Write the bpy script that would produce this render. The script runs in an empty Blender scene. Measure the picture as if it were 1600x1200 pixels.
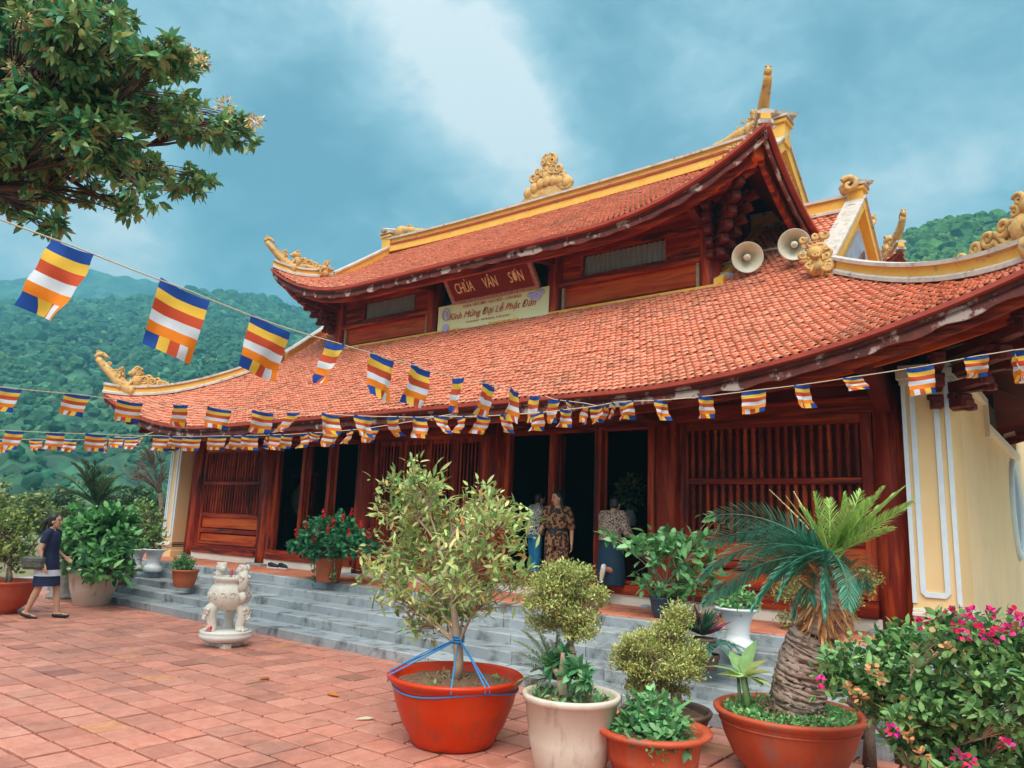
import bpy, math, random
import numpy as np
from mathutils import Vector, Matrix, noise as mnoise
random.seed(7); RNG = np.random.default_rng(11)
PI = math.pi
SC = bpy.context.scene
COL = SC.collection
R = math.radians

# ------------------------------------------------------------------ camera
F_PX = 1174.7
PITCH, YAW, ROLL = R(10.467), R(38.15), R(2.194)
CAM = np.array([0.0, 0.0, 1.75])
_cy, _sy = math.cos(YAW), math.sin(YAW)
FW = np.array([-_sy*math.cos(PITCH), _cy*math.cos(PITCH), math.sin(PITCH)])
_r0 = np.array([_cy, _sy, 0.0]); _u0 = np.cross(_r0, FW)
CR = _r0*math.cos(ROLL) + _u0*math.sin(ROLL)
CU = -_r0*math.sin(ROLL) + _u0*math.cos(ROLL)
def ray(px, py):
    return CR*(px-800)/F_PX - CU*(py-600)/F_PX + FW
def at(px, py, X=None, Y=None, Z=None, depth=None):
    """a point of the place seen at a photo pixel, on a plane or at a depth (used to survey positions)"""
    d = ray(px, py)
    if X is not None: t = (X-CAM[0])/d[0]
    elif Y is not None: t = (Y-CAM[1])/d[1]
    elif Z is not None: t = (Z-CAM[2])/d[2]
    else: t = depth
    return CAM + t*d

# ------------------------------------------------------------------ mesh builder
def V3(*a): return np.array(a, float)
def nrm(v):
    v = np.asarray(v, float); n = np.linalg.norm(v)
    return v/n if n > 1e-9 else np.array([0, 0, 1.0])
def frame(d, up=(0, 0, 1)):
    d = nrm(d); up = np.asarray(up, float)
    if abs(d @ nrm(up)) > .97: up = np.array([1.0, 0, 0])
    s = nrm(np.cross(d, up)); return s, np.cross(s, d)

class MB:
    def __init__(s):
        s.V = []; s.n = 0; s.F = []; s.M = []; s.S = []; s.C = []
    def add(s, verts, faces, mat=0, smooth=False, col=None):
        verts = np.asarray(verts, float).reshape(-1, 3)
        b = s.n; s.V.append(verts); s.n += len(verts)
        for f in faces: s.F.append([i+b for i in f])
        s.M += [mat]*len(faces); s.S += [smooth]*len(faces)
        c = np.ones((len(verts), 4))
        if col is not None: c[:, :3] = col
        s.C.append(c)
    def addarr(s, verts, faces, mat=0, smooth=False, cols=None):
        """verts (N,k,3), faces list over k -> N copies"""
        N, k, _ = verts.shape
        b = s.n; s.V.append(verts.reshape(-1, 3)); s.n += N*k
        for f in faces:
            fa = np.asarray(f)
            s.F += (fa[None, :] + (np.arange(N)*k)[:, None] + b).tolist()
            s.M += [mat]*N; s.S += [smooth]*N
        c = np.ones((N, k, 4))
        if cols is not None: c[:, :, :3] = np.asarray(cols)[:, None, :] if np.asarray(cols).ndim == 2 else cols
        s.C.append(c.reshape(-1, 4))
    def box(s, lo, hi, mat=0, bev=0.0, col=None):
        x0, y0, z0 = lo; x1, y1, z1 = hi
        s.obox(((x0+x1)/2, (y0+y1)/2, (z0+z1)/2), ((x1-x0)/2, (y1-y0)/2, (z1-z0)/2), np.eye(3), mat, bev, col)
    def obox(s, c, h, A=np.eye(3), mat=0, bev=0.0, col=None):
        """oriented box, rows of A are its axes; bev chamfers every edge"""
        c = np.asarray(c, float); hx, hy, hz = h; A = np.asarray(A, float)
        if bev <= 0 or bev*2.2 > 2*min(h):
            v = np.array([[i, j, k] for k in (-hz, hz) for j in (-hy, hy) for i in (-hx, hx)])
            s.add(c + v @ A, [(0, 2, 3, 1), (4, 5, 7, 6), (0, 1, 5, 4), (2, 6, 7, 3), (0, 4, 6, 2), (1, 3, 7, 5)], mat, False, col)
            return
        b = bev; H = [hx, hy, hz]; vs = []; idx = {}
        for sx in (-1, 1):
            for sy in (-1, 1):
                for sz in (-1, 1):
                    sg = (sx, sy, sz)
                    for ax in range(3):
                        p = [sg[i]*(H[i]-(0 if i == ax else b)) for i in range(3)]
                        idx[(sg, ax)] = len(vs); vs.append(p)
        fs = []
        for ax in range(3):
            o = [i for i in range(3) if i != ax]
            for sg in (-1, 1):
                q = []
                for (a, bb) in ((-1, -1), (1, -1), (1, 1), (-1, 1)):
                    t = [0, 0, 0]; t[ax] = sg; t[o[0]] = a; t[o[1]] = bb
                    q.append(idx[(tuple(t), ax)])
                fs.append(q)
        for ax in range(3):
            o = [i for i in range(3) if i != ax]
            for a in (-1, 1):
                for bb in (-1, 1):
                    t0 = [0, 0, 0]; t1 = [0, 0, 0]
                    t0[ax] = -1; t1[ax] = 1
                    for t in (t0, t1): t[o[0]] = a; t[o[1]] = bb
                    t0, t1 = tuple(t0), tuple(t1)
                    fs.append([idx[(t0, o[0])], idx[(t1, o[0])], idx[(t1, o[1])], idx[(t0, o[1])]])
        for sx in (-1, 1):
            for sy in (-1, 1):
                for sz in (-1, 1):
                    fs.append([idx[((sx, sy, sz), a)] for a in range(3)])
        vs = np.array(vs)
        fs2 = []
        for f in fs:
            n = np.cross(vs[f[1]]-vs[f[0]], vs[f[2]]-vs[f[0]]); m = vs[list(f)].mean(0)
            fs2.append(f if n @ m > 0 else f[::-1])
        s.add(c + vs @ A, fs2, mat, False, col)
    def beam(s, p, q, w, h, mat=0, up=(0, 0, 1), bev=0.0, col=None):
        p = np.asarray(p, float); q = np.asarray(q, float)
        d = nrm(q-p); sd, u = frame(d, up)
        s.obox((p+q)/2, (np.linalg.norm(q-p)/2, w/2, h/2), np.array([d, sd, u]), mat, bev, col)
    def tube(s, pts, rad, n=8, mat=0, caps=True, smooth=True, col=None, squash=None):
        pts = np.asarray(pts, float); m = len(pts)
        rad = np.full(m, rad, float) if np.isscalar(rad) else np.asarray(rad, float)
        T = np.gradient(pts, axis=0); T /= np.maximum(np.linalg.norm(T, axis=1, keepdims=True), 1e-9)
        sd, up = frame(T[0]); rings = []
        for i in range(m):
            sd = nrm(sd - T[i]*(sd @ T[i])); up = np.cross(sd, T[i])
            a = np.arange(n)*2*PI/n
            k = 1.0 if squash is None else squash
            rings.append(pts[i] + rad[i]*(np.cos(a)[:, None]*sd*k + np.sin(a)[:, None]*up))
        fs = []
        for i in range(m-1):
            for j in range(n):
                j2 = (j+1) % n
                fs.append((i*n+j, i*n+j2, (i+1)*n+j2, (i+1)*n+j))
        if caps:
            fs.append(tuple(range(n))[::-1]); fs.append(tuple((m-1)*n+j for j in range(n)))
        s.add(np.concatenate(rings), fs, mat, smooth, col)
    def lathe(s, prof, n=24, c=(0, 0, 0), mat=0, smooth=True, col=None, sq=1.0, caps=True):
        prof = np.asarray(prof, float); m = len(prof); a = np.arange(n)*2*PI/n
        V = np.zeros((m, n, 3))
        V[:, :, 0] = prof[:, 0:1]*np.cos(a); V[:, :, 1] = prof[:, 0:1]*np.sin(a)*sq; V[:, :, 2] = prof[:, 1:2]
        fs = []
        for i in range(m-1):
            for j in range(n):
                j2 = (j+1) % n
                fs.append((i*n+j, i*n+j2, (i+1)*n+j2, (i+1)*n+j))
        if caps:
            fs.append(tuple(range(n))[::-1]); fs.append(tuple((m-1)*n+j for j in range(n)))
        s.add(V.reshape(-1, 3)+np.asarray(c, float), fs, mat, smooth, col)
    def sweep(s, path, prof, mat=0, closed=True, caps=True, smooth=False, up=(0, 0, 1)):
        """profile (lateral, up) swept along a path"""
        path = np.asarray(path, float); prof = np.asarray(prof, float); m, k = len(path), len(prof)
        T = np.gradient(path, axis=0); vs = []
        for i in range(m):
            t = nrm(T[i]*np.array([1, 1, 0]) if abs(T[i][2]) < .999*np.linalg.norm(T[i]) else T[i]); L = nrm(np.cross(t, up))
            vs.append(path[i] + prof[:, 0:1]*L + prof[:, 1:2]*np.asarray(up, float))
        fs = []
        kk = k if closed else k-1
        for i in range(m-1):
            for j in range(kk):
                j2 = (j+1) % k
                fs.append((i*k+j, (i+1)*k+j, (i+1)*k+j2, i*k+j2))
        if caps and closed:
            fs.append(tuple(range(k))); fs.append(tuple((m-1)*k+j for j in range(k))[::-1])
        s.add(np.concatenate(vs), fs, mat, smooth)
    def ell(s, c, r, n=14, m=9, A=np.eye(3), mat=0, smooth=True, col=None):
        vs = []; fs = []
        for i in range(m+1):
            t = PI*i/m
            for j in range(n):
                a = 2*PI*j/n
                vs.append((math.sin(t)*math.cos(a), math.sin(t)*math.sin(a), -math.cos(t)))
        for i in range(m):
            for j in range(n):
                j2 = (j+1) % n
                fs.append((i*n+j, i*n+j2, (i+1)*n+j2, (i+1)*n+j))
        vs = np.array(vs)*np.asarray(r, float)
        s.add(np.asarray(c, float)+vs @ np.asarray(A, float), fs, mat, smooth, col)
    def prism(s, poly, y0, y1, A=np.eye(3), o=(0, 0, 0), mat=0):
        """polygon in the (x,z) plane given depth y0..y1, then placed by rows A and origin o"""
        p = np.asarray(poly, float); k = len(p)
        v = np.concatenate([np.c_[p[:, 0], np.full(k, y0), p[:, 1]], np.c_[p[:, 0], np.full(k, y1), p[:, 1]]])
        fs = [tuple(range(k)), tuple(range(k, 2*k))[::-1]]
        for j in range(k):
            j2 = (j+1) % k; fs.append((j, k+j, k+j2, j2))
        s.add(np.asarray(o, float)+v @ np.asarray(A, float), fs, mat)
    def build(s, name, mats, parent=None, kids=None):
        me = bpy.data.meshes.new(name)
        V = np.concatenate(s.V) if s.V else np.zeros((0, 3))
        me.from_pydata(V.tolist(), [], s.F)
        mats = mats if isinstance(mats, (list, tuple)) else [mats]
        for m in mats: me.materials.append(m)
        me.polygons.foreach_set('material_index', np.array(s.M, np.int32))
        me.polygons.foreach_set('use_smooth', np.array(s.S, bool))
        ca = me.color_attributes.new('Col', 'FLOAT_COLOR', 'POINT')
        ca.data.foreach_set('color', np.concatenate(s.C).astype(np.float32).ravel())
        me.update()
        o = bpy.data.objects.new(name, me); COL.objects.link(o)
        if parent is not None: o.parent = parent
        return o

def tag(o, label=None, cat=None, group=None, kind=None):
    if label: o['label'] = label
    if cat: o['category'] = cat
    if group: o['group'] = group
    if kind: o['kind'] = kind
    return o
def thing(name, label, cat, loc=(0, 0, 0), rz=0.0, group=None):
    o = bpy.data.objects.new(name, None); COL.objects.link(o)
    o.empty_display_size = .1
    o.location = tuple(float(v) for v in loc); o.rotation_euler = (0, 0, rz)
    return tag(o, label, cat, group)
def copy_tree(o, parent=None):
    c = o.copy(); COL.objects.link(c); c.parent = parent
    for ch in list(o.children): copy_tree(ch, c)
    return c

# ------------------------------------------------------------------ materials
def tree_cells(m, size, lo, hi):
    """every tree of a far wood gets its own shade of green"""
    nt = m.node_tree; N = nt.nodes; L = nt.links; b = N['Principled BSDF']; src = b.inputs['Base Color'].links[0].from_socket
    tc = N.new('ShaderNodeTexCoord'); v = N.new('ShaderNodeTexVoronoi'); v.inputs['Scale'].default_value = 1/size; L.new(tc.outputs['Object'], v.inputs['Vector'])
    sp = N.new('ShaderNodeSeparateColor'); L.new(v.outputs['Color'], sp.inputs[0])
    r = N.new('ShaderNodeMapRange'); r.inputs[3].default_value = lo; r.inputs[4].default_value = hi; L.new(sp.outputs[0], r.inputs[0])
    d = N.new('ShaderNodeMapRange'); d.inputs[1].default_value = .25; d.inputs[2].default_value = .75; d.inputs[3].default_value = 1.1; d.inputs[4].default_value = .6; L.new(v.outputs['Distance'], d.inputs[0])
    mm = N.new('ShaderNodeMath'); mm.operation = 'MULTIPLY'; L.new(r.outputs[0], mm.inputs[0]); mm.inputs[1].default_value = 1
    x = N.new('ShaderNodeMix'); x.data_type = 'RGBA'; x.blend_type = 'MULTIPLY'; x.inputs[0].default_value = 1; L.new(src, x.inputs[6]); L.new(mm.outputs[0], x.inputs[7])
    L.new(x.outputs[2], b.inputs['Base Color']); bn = N.new('ShaderNodeBump'); bn.inputs['Strength'].default_value = 1; bn.inputs['Distance'].default_value = size*.5; bn.invert = True
    L.new(v.outputs['Distance'], bn.inputs['Height']); L.new(bn.outputs[0], b.inputs['Normal'])
def mat(name, base, rough=.6, var=None, scale=4.0, stretch=(1, 1, 1), bump=0.0, bscale=None, usecol=False, metal=0.0,
        trans=0.0, spec=.4, var2=None, scale2=1.0, thr=(.35, .65), thr2=(.5, .7), coat=0.0, detail=6):
    m = bpy.data.materials.new(name); m.use_nodes = True
    nt = m.node_tree; N = nt.nodes; L = nt.links
    b = N['Principled BSDF']; b.inputs['Roughness'].default_value = rough
    b.inputs['Metallic'].default_value = metal
    b.inputs['Specular IOR Level'].default_value = spec
    if coat: b.inputs['Coat Weight'].default_value = coat; b.inputs['Coat Roughness'].default_value = .15
    tc = N.new('ShaderNodeTexCoord'); mp = N.new('ShaderNodeMapping'); mp.inputs['Scale'].default_value = stretch
    L.new(tc.outputs['Object'], mp.inputs['Vector'])
    def nz(sc, det=detail):
        n = N.new('ShaderNodeTexNoise'); n.inputs['Scale'].default_value = sc; n.inputs['Detail'].default_value = det
        n.inputs['Roughness'].default_value = .62
        L.new(mp.outputs[0], n.inputs['Vector']); return n
    def ramp(src, t):
        r = N.new('ShaderNodeMapRange'); r.inputs[1].default_value = t[0]; r.inputs[2].default_value = t[1]
        L.new(src, r.inputs[0]); return r.outputs[0]
    def mix(f, a, c, mode='MIX'):
        x = N.new('ShaderNodeMix'); x.data_type = 'RGBA'; x.blend_type = mode
        if hasattr(f, 'links'): L.new(f, x.inputs[0])
        else: x.inputs[0].default_value = f
        for sk, v in ((6, a), (7, c)):
            if hasattr(v, 'links'): L.new(v, x.inputs[sk])
            else: x.inputs[sk].default_value = (*v, 1)
        return x.outputs[2]
    c = base
    if var is not None: c = mix(ramp(nz(scale).outputs[0], thr), base, var)
    if var2 is not None: c = mix(ramp(nz(scale2).outputs[0], thr2), c, var2)
    if usecol:
        at_ = N.new('ShaderNodeAttribute'); at_.attribute_name = 'Col'
        c = mix(1.0, c, at_.outputs['Color'], 'MULTIPLY')
    if hasattr(c, 'links'): L.new(c, b.inputs['Base Color'])
    else: b.inputs['Base Color'].default_value = (*c, 1)
    if bump:
        bn = N.new('ShaderNodeBump'); bn.inputs['Strength'].default_value = bump; bn.inputs['Distance'].default_value = .02
        L.new(nz(bscale or scale*3).outputs[0], bn.inputs['Height']); L.new(bn.outputs[0], b.inputs['Normal'])
    if trans:
        tr = N.new('ShaderNodeBsdfTranslucent'); ms = N.new('ShaderNodeMixShader'); ms.inputs[0].default_value = trans
        if hasattr(c, 'links'): L.new(c, tr.inputs[0])
        else: tr.inputs[0].default_value = (*c, 1)
        L.new(b.outputs[0], ms.inputs[1]); L.new(tr.outputs[0], ms.inputs[2])
        L.new(ms.outputs[0], N['Material Output'].inputs[0])
    m['keep'] = 1
    return m

M = {}
M['tile'] = mat('roof_tile_clay', (.68, .255, .155), .75, (.64, .205, .115), 2.2, bump=.25, bscale=40, usecol=True, var2=(.42, .17, .10), scale2=.9, thr2=(.56, .74))
M['tile_edge'] = mat('roof_tile_edge', (.42, .06, .03), .6, (.30, .035, .02), 3, bump=.2)
M['wood_v'] = mat('red_wood_upright', (.20, .017, .007), .52, (.47, .066, .016), 1.0, (9, 9, .8), .25, 3, var2=(.065, .010, .008), scale2=.9, spec=.18, thr=(.47, .62), thr2=(.52, .62))
M['wood_h'] = mat('red_wood_level', (.20, .017, .007), .52, (.45, .062, .015), 1.0, (.8, 9, 9), .25, 3, var2=(.065, .010, .008), scale2=.8, spec=.18, thr=(.47, .62), thr2=(.52, .62))
M['wood_bright'] = mat('bright_red_board', (.50, .045, .008), .5, (.62, .12, .02), 1.0, (.7, 7, 7), .2, 3, var2=(.26, .018, .006), scale2=1.5, spec=.18)
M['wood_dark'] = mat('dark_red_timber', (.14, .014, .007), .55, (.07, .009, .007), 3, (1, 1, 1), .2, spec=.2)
M['fascia'] = mat('weathered_fascia', (.085, .014, .012), .6, (.20, .035, .02), 5, bump=.4, var2=(.50, .37, .33), scale2=3.2, thr2=(.53, .58))
M['gold'] = mat('ochre_lime_plaster', (.76, .38, .05), .7, (.82, .48, .10), 3, bump=.3, bscale=30, var2=(.30, .17, .08), scale2=6, thr2=(.58, .76))
M['carved'] = mat('carved_ochre_stucco', (.58, .32, .09), .75, (.68, .42, .17), 6, bump=.5, bscale=40, var2=(.24, .15, .09), scale2=9, thr2=(.52, .7))
M['cap'] = mat('grey_lime_cap', (.46, .40, .36), .8, (.60, .52, .46), 5, bump=.3, var2=(.22, .16, .13), scale2=7, thr2=(.55, .7))
M['slate'] = mat('blue_grey_plaster', (.33, .37, .45), .8, (.25, .28, .35), 5)
M['lattice'] = mat('purple_brown_lattice', (.13, .055, .07), .7, (.22, .10, .11), 30, detail=1)
M['cream'] = mat('cream_plaster', (.83, .57, .32), .8, (.85, .61, .36), 1.5, bump=.12, bscale=25, var2=(.70, .52, .34), scale2=.7)
M['peach'] = mat('peach_plaster', (.76, .50, .24), .8, (.80, .55, .28), 1.5, bump=.12, bscale=25)
M['bluewhite'] = mat('pale_blue_moulding', (.68, .74, .78), .7, (.62, .68, .74), 6)
M['whitepl'] = mat('white_plinth', (.78, .72, .63), .7, (.70, .62, .52), 3, bump=.1)
M['stone'] = mat('grey_step_stone', (.29, .315, .335), .62, (.38, .405, .42), 2.2, bump=.35, bscale=30, var2=(.11, .115, .115), scale2=3.6, thr2=(.50, .68), usecol=True)
M['mortar'] = mat('dark_mortar', (.055, .032, .025), .9, (.03, .02, .018), 8)
M['paver'] = mat('terracotta_paver', (.51, .185, .122), .55, (.58, .25, .185), 9, bump=.5, bscale=34, usecol=True, var2=(.30, .135, .10), scale2=1.7, thr2=(.53, .74))
M['terrace_tile'] = mat('terrace_red_tile', (.52, .16, .085), .5, (.58, .21, .13), 3, bump=.1)
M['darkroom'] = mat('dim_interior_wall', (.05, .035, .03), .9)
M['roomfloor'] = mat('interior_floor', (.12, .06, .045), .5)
M['vent'] = mat('corrugated_vent', (.20, .25, .30), .5, (.30, .35, .40), 3, (20, 1, 1))
M['leaf'] = mat('leaf_green', (1.45, 1.45, 1.45), .5, (1.1, 1.18, 1.02), 25, usecol=True, trans=.30, spec=.35)
M['bark'] = mat('bark_brown', (.16, .105, .075), .85, (.09, .06, .045), 12, bump=.6, bscale=30)
M['bark_red'] = mat('bark_reddish', (.11, .05, .04), .85, (.07, .035, .03), 12, bump=.5)
M['twig'] = mat('tan_twig', (.42, .29, .20), .8, (.30, .20, .14), 12)
M['orangepot'] = mat('glossy_orange_pot', (.52, .026, .002), .36, (.58, .042, .004), 2, (1.8, 1.8, .5), bump=.08, var2=(.33, .05, .022), scale2=4.0, thr2=(.55, .74), spec=.3)
M['redpot'] = mat('matte_red_pot', (.46, .062, .022), .5, (.52, .10, .045), 3, (1.8, 1.8, .5), bump=.15, var2=(.32, .12, .085), scale2=4, thr2=(.54, .7), spec=.25)
M['terracotta'] = mat('terracotta_pot', (.47, .11, .035), .6, (.40, .085, .03), 4, bump=.1)
M['creampot'] = mat('cream_glazed_pot', (.62, .51, .40), .5, (.68, .58, .48), 2, (1.6, 1.6, .45), bump=.1, var2=(.40, .31, .23), scale2=4.5, thr2=(.55, .72))
M['whitepot'] = mat('white_pot', (.72, .72, .74), .4, (.64, .65, .68), 4)
M['brownpot'] = mat('brown_bowl', (.12, .065, .045), .6, (.2, .11, .08), 5, bump=.2)
M['bluepot'] = mat('dark_blue_pot', (.02, .04, .075), .3)
M['soil'] = mat('soil_litter', (.17, .085, .05), .95, (.30, .17, .10), 22, bump=1.0, bscale=60)
M['rope'] = mat('blue_cord', (.03, .22, .52), .5)
M['string'] = mat('pale_cord', (.62, .50, .36), .7)
M['white'] = mat('white_stone', (.62, .56, .48), .6, (.70, .64, .56), 6, bump=.25, bscale=40, var2=(.52, .45, .38), scale2=9, thr2=(.55, .72))
M['paintw'] = mat('white_painted_base', (.72, .70, .64), .5, (.66, .62, .56), 6)
M['horn'] = mat('cream_horn', (.66, .62, .50), .4, (.58, .54, .42), 5)
M['grey'] = mat('grey_metal', (.30, .28, .26), .5)
M['redacc'] = mat('red_paper', (.6, .02, .03), .6)
M['flag'] = mat('flag_cloth', (1, 1, 1), .8, usecol=True, trans=.35, spec=.2)
M['signred'] = mat('sign_red_lacquer', (.13, .009, .006), .55, (.18, .014, .008), 3, spec=.2)
M['signframe'] = mat('sign_silver_pink_edge', (.42, .22, .20), .5, (.24, .09, .08), 14)
M['signtext'] = mat('sign_gold_letters', (.80, .62, .38), .5)
M['banner'] = mat('pale_banner', (.80, .76, .42), .6, (.72, .74, .42), 1.2)
M['bantext'] = mat('banner_red_letters', (.50, .07, .04), .6)
M['banblue'] = mat('banner_violet_print', (.38, .36, .72), .6, (.55, .5, .75), 20)
M['skin'] = mat('skin', (.56, .31, .20), .55, (.52, .27, .17), 9)
M['hair'] = mat('dark_hair', (.018, .012, .012), .4)
M['navy'] = mat('navy_dress', (.012, .018, .06), .75)
M['whitecloth'] = mat('white_lace', (.70, .72, .76), .8, (.5, .53, .6), 60)
M['bagc'] = mat('grey_green_bag', (.055, .06, .05), .6, (.12, .12, .10), 20)
M['black'] = mat('black_shoe', (.012, .011, .014), .45)
M['jeans'] = mat('bright_blue_jeans', (.02, .20, .42), .8, (.03, .26, .5), 8)
M['skirt'] = mat('dark_teal_skirt', (.007, .026, .05), .8, (.009, .035, .065), 5)
M['sole'] = mat('tan_shoe_sole', (.55, .42, .30), .7)
M['turq'] = mat('turquoise_cloth', (.03, .35, .40), .8)
M['redcloth'] = mat('crimson_cloth', (.45, .02, .06), .8)
M['pedestal'] = mat('rough_grey_stone', (.22, .21, .20), .9, (.34, .32, .30), 10, bump=1.0, bscale=25)
M['eye'] = mat('eye_dark', (.02, .012, .01), .3)
M['lips'] = mat('lips', (.40, .10, .09), .5)
M['bronze'] = mat('pale_bronze', (.30, .30, .20), .4, (.45, .45, .32), 14, metal=.2)
M['bench'] = mat('stump_wood', (.16, .10, .07), .85, (.26, .17, .12), 9, (6, 6, 1), .6)

def pattern_mat(name, bg, fg, edge, scale, lo, hi):
    """spotted cloth: voronoi blotches"""
    m = bpy.data.materials.new(name); m.use_nodes = True; nt = m.node_tree; N = nt.nodes; L = nt.links
    b = N['Principled BSDF']; b.inputs['Roughness'].default_value = .8
    tc = N.new('ShaderNodeTexCoord'); n = N.new('ShaderNodeTexNoise'); n.inputs['Scale'].default_value = scale*.7
    ad = N.new('ShaderNodeVectorMath'); ad.operation = 'MULTIPLY_ADD'; ad.inputs[1].default_value = (.05, .05, .05)
    L.new(tc.outputs['Object'], n.inputs['Vector']); L.new(n.outputs['Color'], ad.inputs[0]); L.new(tc.outputs['Object'], ad.inputs[2])
    v = N.new('ShaderNodeTexVoronoi'); v.inputs['Scale'].default_value = scale; L.new(ad.outputs[0], v.inputs['Vector'])
    r = N.new('ShaderNodeValToRGB'); L.new(v.outputs['Distance'], r.inputs[0])
    e = r.color_ramp.elements; e[0].position = lo*.55; e[0].color = (*edge, 1); e[1].position = hi+.02; e[1].color = (*bg, 1)
    x = e.new(lo); x.color = (*fg, 1); x = e.new(hi); x.color = (*fg, 1)
    L.new(r.outputs[0], b.inputs['Base Color']); return m
M['leopard'] = pattern_mat('leopard_cloth', (.30, .135, .06), (.018, .009, .007), (.14, .05, .022), 20, .26, .52)
M['bwprint'] = pattern_mat('black_white_print', (.55, .58, .52), (.02, .03, .03), (.4, .45, .4), 30, .2, .42)
M['tanprint'] = pattern_mat('tan_black_print', (.42, .30, .23), (.03, .02, .02), (.30, .2, .15), 42, .2, .45)
SUN_E = 1.5; SKY_S = .355; EXPO = 1.74; HAZE = .0012; FILL_GLOW = 1.5
# ================================================================== roofs
CX, CY = -9.72, 10.0           # temple centre line and front wall
def smooth01(t): t = np.clip(t, 0, 1); return t*t*(3-2*t)

class Roof:
    def __init__(s, hx, ye, yr, ze, P, U, L, pw, fade, gable, kr):
        s.hx, s.ye, s.yr, s.ze, s.P, s.U, s.L, s.pw, s.fade, s.g, s.kr = hx, ye, yr, ze, P, U, L, pw, fade, gable, kr
    def up(s, q): return s.U*np.maximum(0, 1-np.asarray(q, float)/s.L)**s.pw
    def front(s, x, a):
        """height of the front slope at x, a metres in from the eave"""
        q = s.hx-np.abs(x)
        return s.ze + s.P(a) + s.up(q)*np.maximum(0, 1-a/s.fade)**1.3
    def side(s, y, b):
        q = (s.yr-s.ye)-np.abs(y-s.yr); a = b*s.kr
        return s.ze + s.P(a) + s.up(q)*np.maximum(0, 1-a/s.fade)**1.3
    def eave(s, x): return float(s.front(np.array(float(x)), np.array(0.0)))

PL = lambda a: 2.36*(.92*a/3.2 + .08*(a/3.2)**2)
PU = lambda a: 2.15*(.92*a/3.1 + .08*(a/3.1)**2)
LOW = Roof(9.92, -1.6, 3.5, 3.49, PL, 1.08, 5.4, 2.2, 3.4, 6.72, .916)
UPR = Roof(6.2, .4, 3.5, 6.80, PU, .98, 3.6, 2.5, 2.0, 5.4, 1.55)

TS = np.array([[-.5, 0, .010], [0, 0, .018], [.5, 0, .010],
               [-.5, .66, .016], [0, .70, .026], [.5, .66, .016],
               [-.34, .90, .026], [0, 1.03, .040], [.34, .90, .026],
               [-.34, .90, -.004], [0, 1.03, .004], [.34, .90, -.004]])
TF = [(0, 1, 4, 3), (1, 2, 5, 4), (3, 4, 7, 6), (4, 5, 8, 7), (6, 7, 10, 9), (7, 8, 11, 10)]

def lay_tiles(mb, posfun, us, as_, keep, w, ln, flip=1):
    """posfun(u,a)->xyz ; rows as_ (distance in from the eave of each tile's lower lip)"""
    U = []; A = []
    for k, a in enumerate(as_):
        off = .5*w if k % 2 else 0
        u = us+off; u = u + RNG.normal(0, .004, len(u))
        ok = keep(u, np.full(len(u), a)); U.append(u[ok]); A.append(np.full(ok.sum(), a))
    U = np.concatenate(U); A = np.concatenate(A)+RNG.normal(0, .006, len(np.concatenate(U if isinstance(U, list) else [U])))
    n = len(U)
    e = .03
    p0 = posfun(U, A+.06); du = (posfun(U+e, A+.06)-posfun(U-e, A+.06))/(2*e); da = (posfun(U, A+.06+e)-posfun(U, A+.06-e))/(2*e)
    nn = np.cross(du, da)*flip; nn /= np.linalg.norm(nn, axis=1, keepdims=True)
    lena = np.linalg.norm(da, axis=1)
    rot = RNG.normal(0, .02, n); hs = RNG.uniform(.9, 1.15, n); lift = RNG.normal(0, .004, n)
    V = np.zeros((n, 12, 3))
    for i, (s_, t_, h_) in enumerate(TS):
        uu = U + s_*w*.985 + rot*(t_-.5)*ln
        aa = A + (1-t_)*ln/lena
        V[:, i] = posfun(uu, aa) + nn*((h_*hs + lift + .016*t_)[:, None])
    k = RNG.normal(1, .075, n); k2 = RNG.normal(0, .05, n)
    dark = RNG.random(n) < .05
    k[dark] *= .72
    cols = np.clip(np.stack([k, k*(1+k2), k*(1+k2*1.4)], 1), .45, 1.35)
    F = TF if flip > 0 else [f[::-1] for f in TF]
    mb.addarr(V, F, 0, False, cols)

def grid(mb, P, mat=0, smooth=True, flip=False):
    m, n, _ = P.shape
    fs = []
    for i in range(m-1):
        for j in range(n-1):
            f = (i*n+j, i*n+j+1, (i+1)*n+j+1, (i+1)*n+j); fs.append(f[::-1] if flip else f)
    mb.add(P.reshape(-1, 3), fs, mat, smooth)

def roof_tiles(rf, amax_fn, w, row):
    mb = MB(); rise = .8
    def pf(u, a): return np.stack([u, rf.ye+a, rf.front(u, a)], -1)
    def pb(u, a): return np.stack([u, 2*rf.yr-rf.ye-a, rf.front(u, a)], -1)
    amax = 5.1 if rf is LOW else 3.1
    da = row*.80
    as_ = np.arange(-.03, amax, da)
    us = np.arange(-rf.hx-w, rf.hx+w, w)
    def keep(u, a):
        g = np.abs(u) < rf.g
        return np.where(g, a < amax_fn(u), a < (rf.hx-np.abs(u))*rf.kr-.10) & (np.abs(u) < rf.hx)
    lay_tiles(mb, pf, us, as_, keep, w, row*1.75)
    # side skirts
    for sg in (-1, 1):
        def ps(u, b, sg=sg): return np.stack([sg*(rf.hx-b), u, rf.side(u, b)], -1)
        bmax = rf.hx-rf.g
        hd = rf.yr-rf.ye
        def keeps(u, b): return ((hd-np.abs(u-rf.yr)) > b*rf.kr+.10) & (b < bmax)
        lay_tiles(mb, ps, np.arange(rf.ye, 2*rf.yr-rf.ye, w), np.arange(-.03, bmax, da/ (1.0 if rf is LOW else 1.25)), keeps, w, row*1.75, flip=sg)
    return mb

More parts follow.
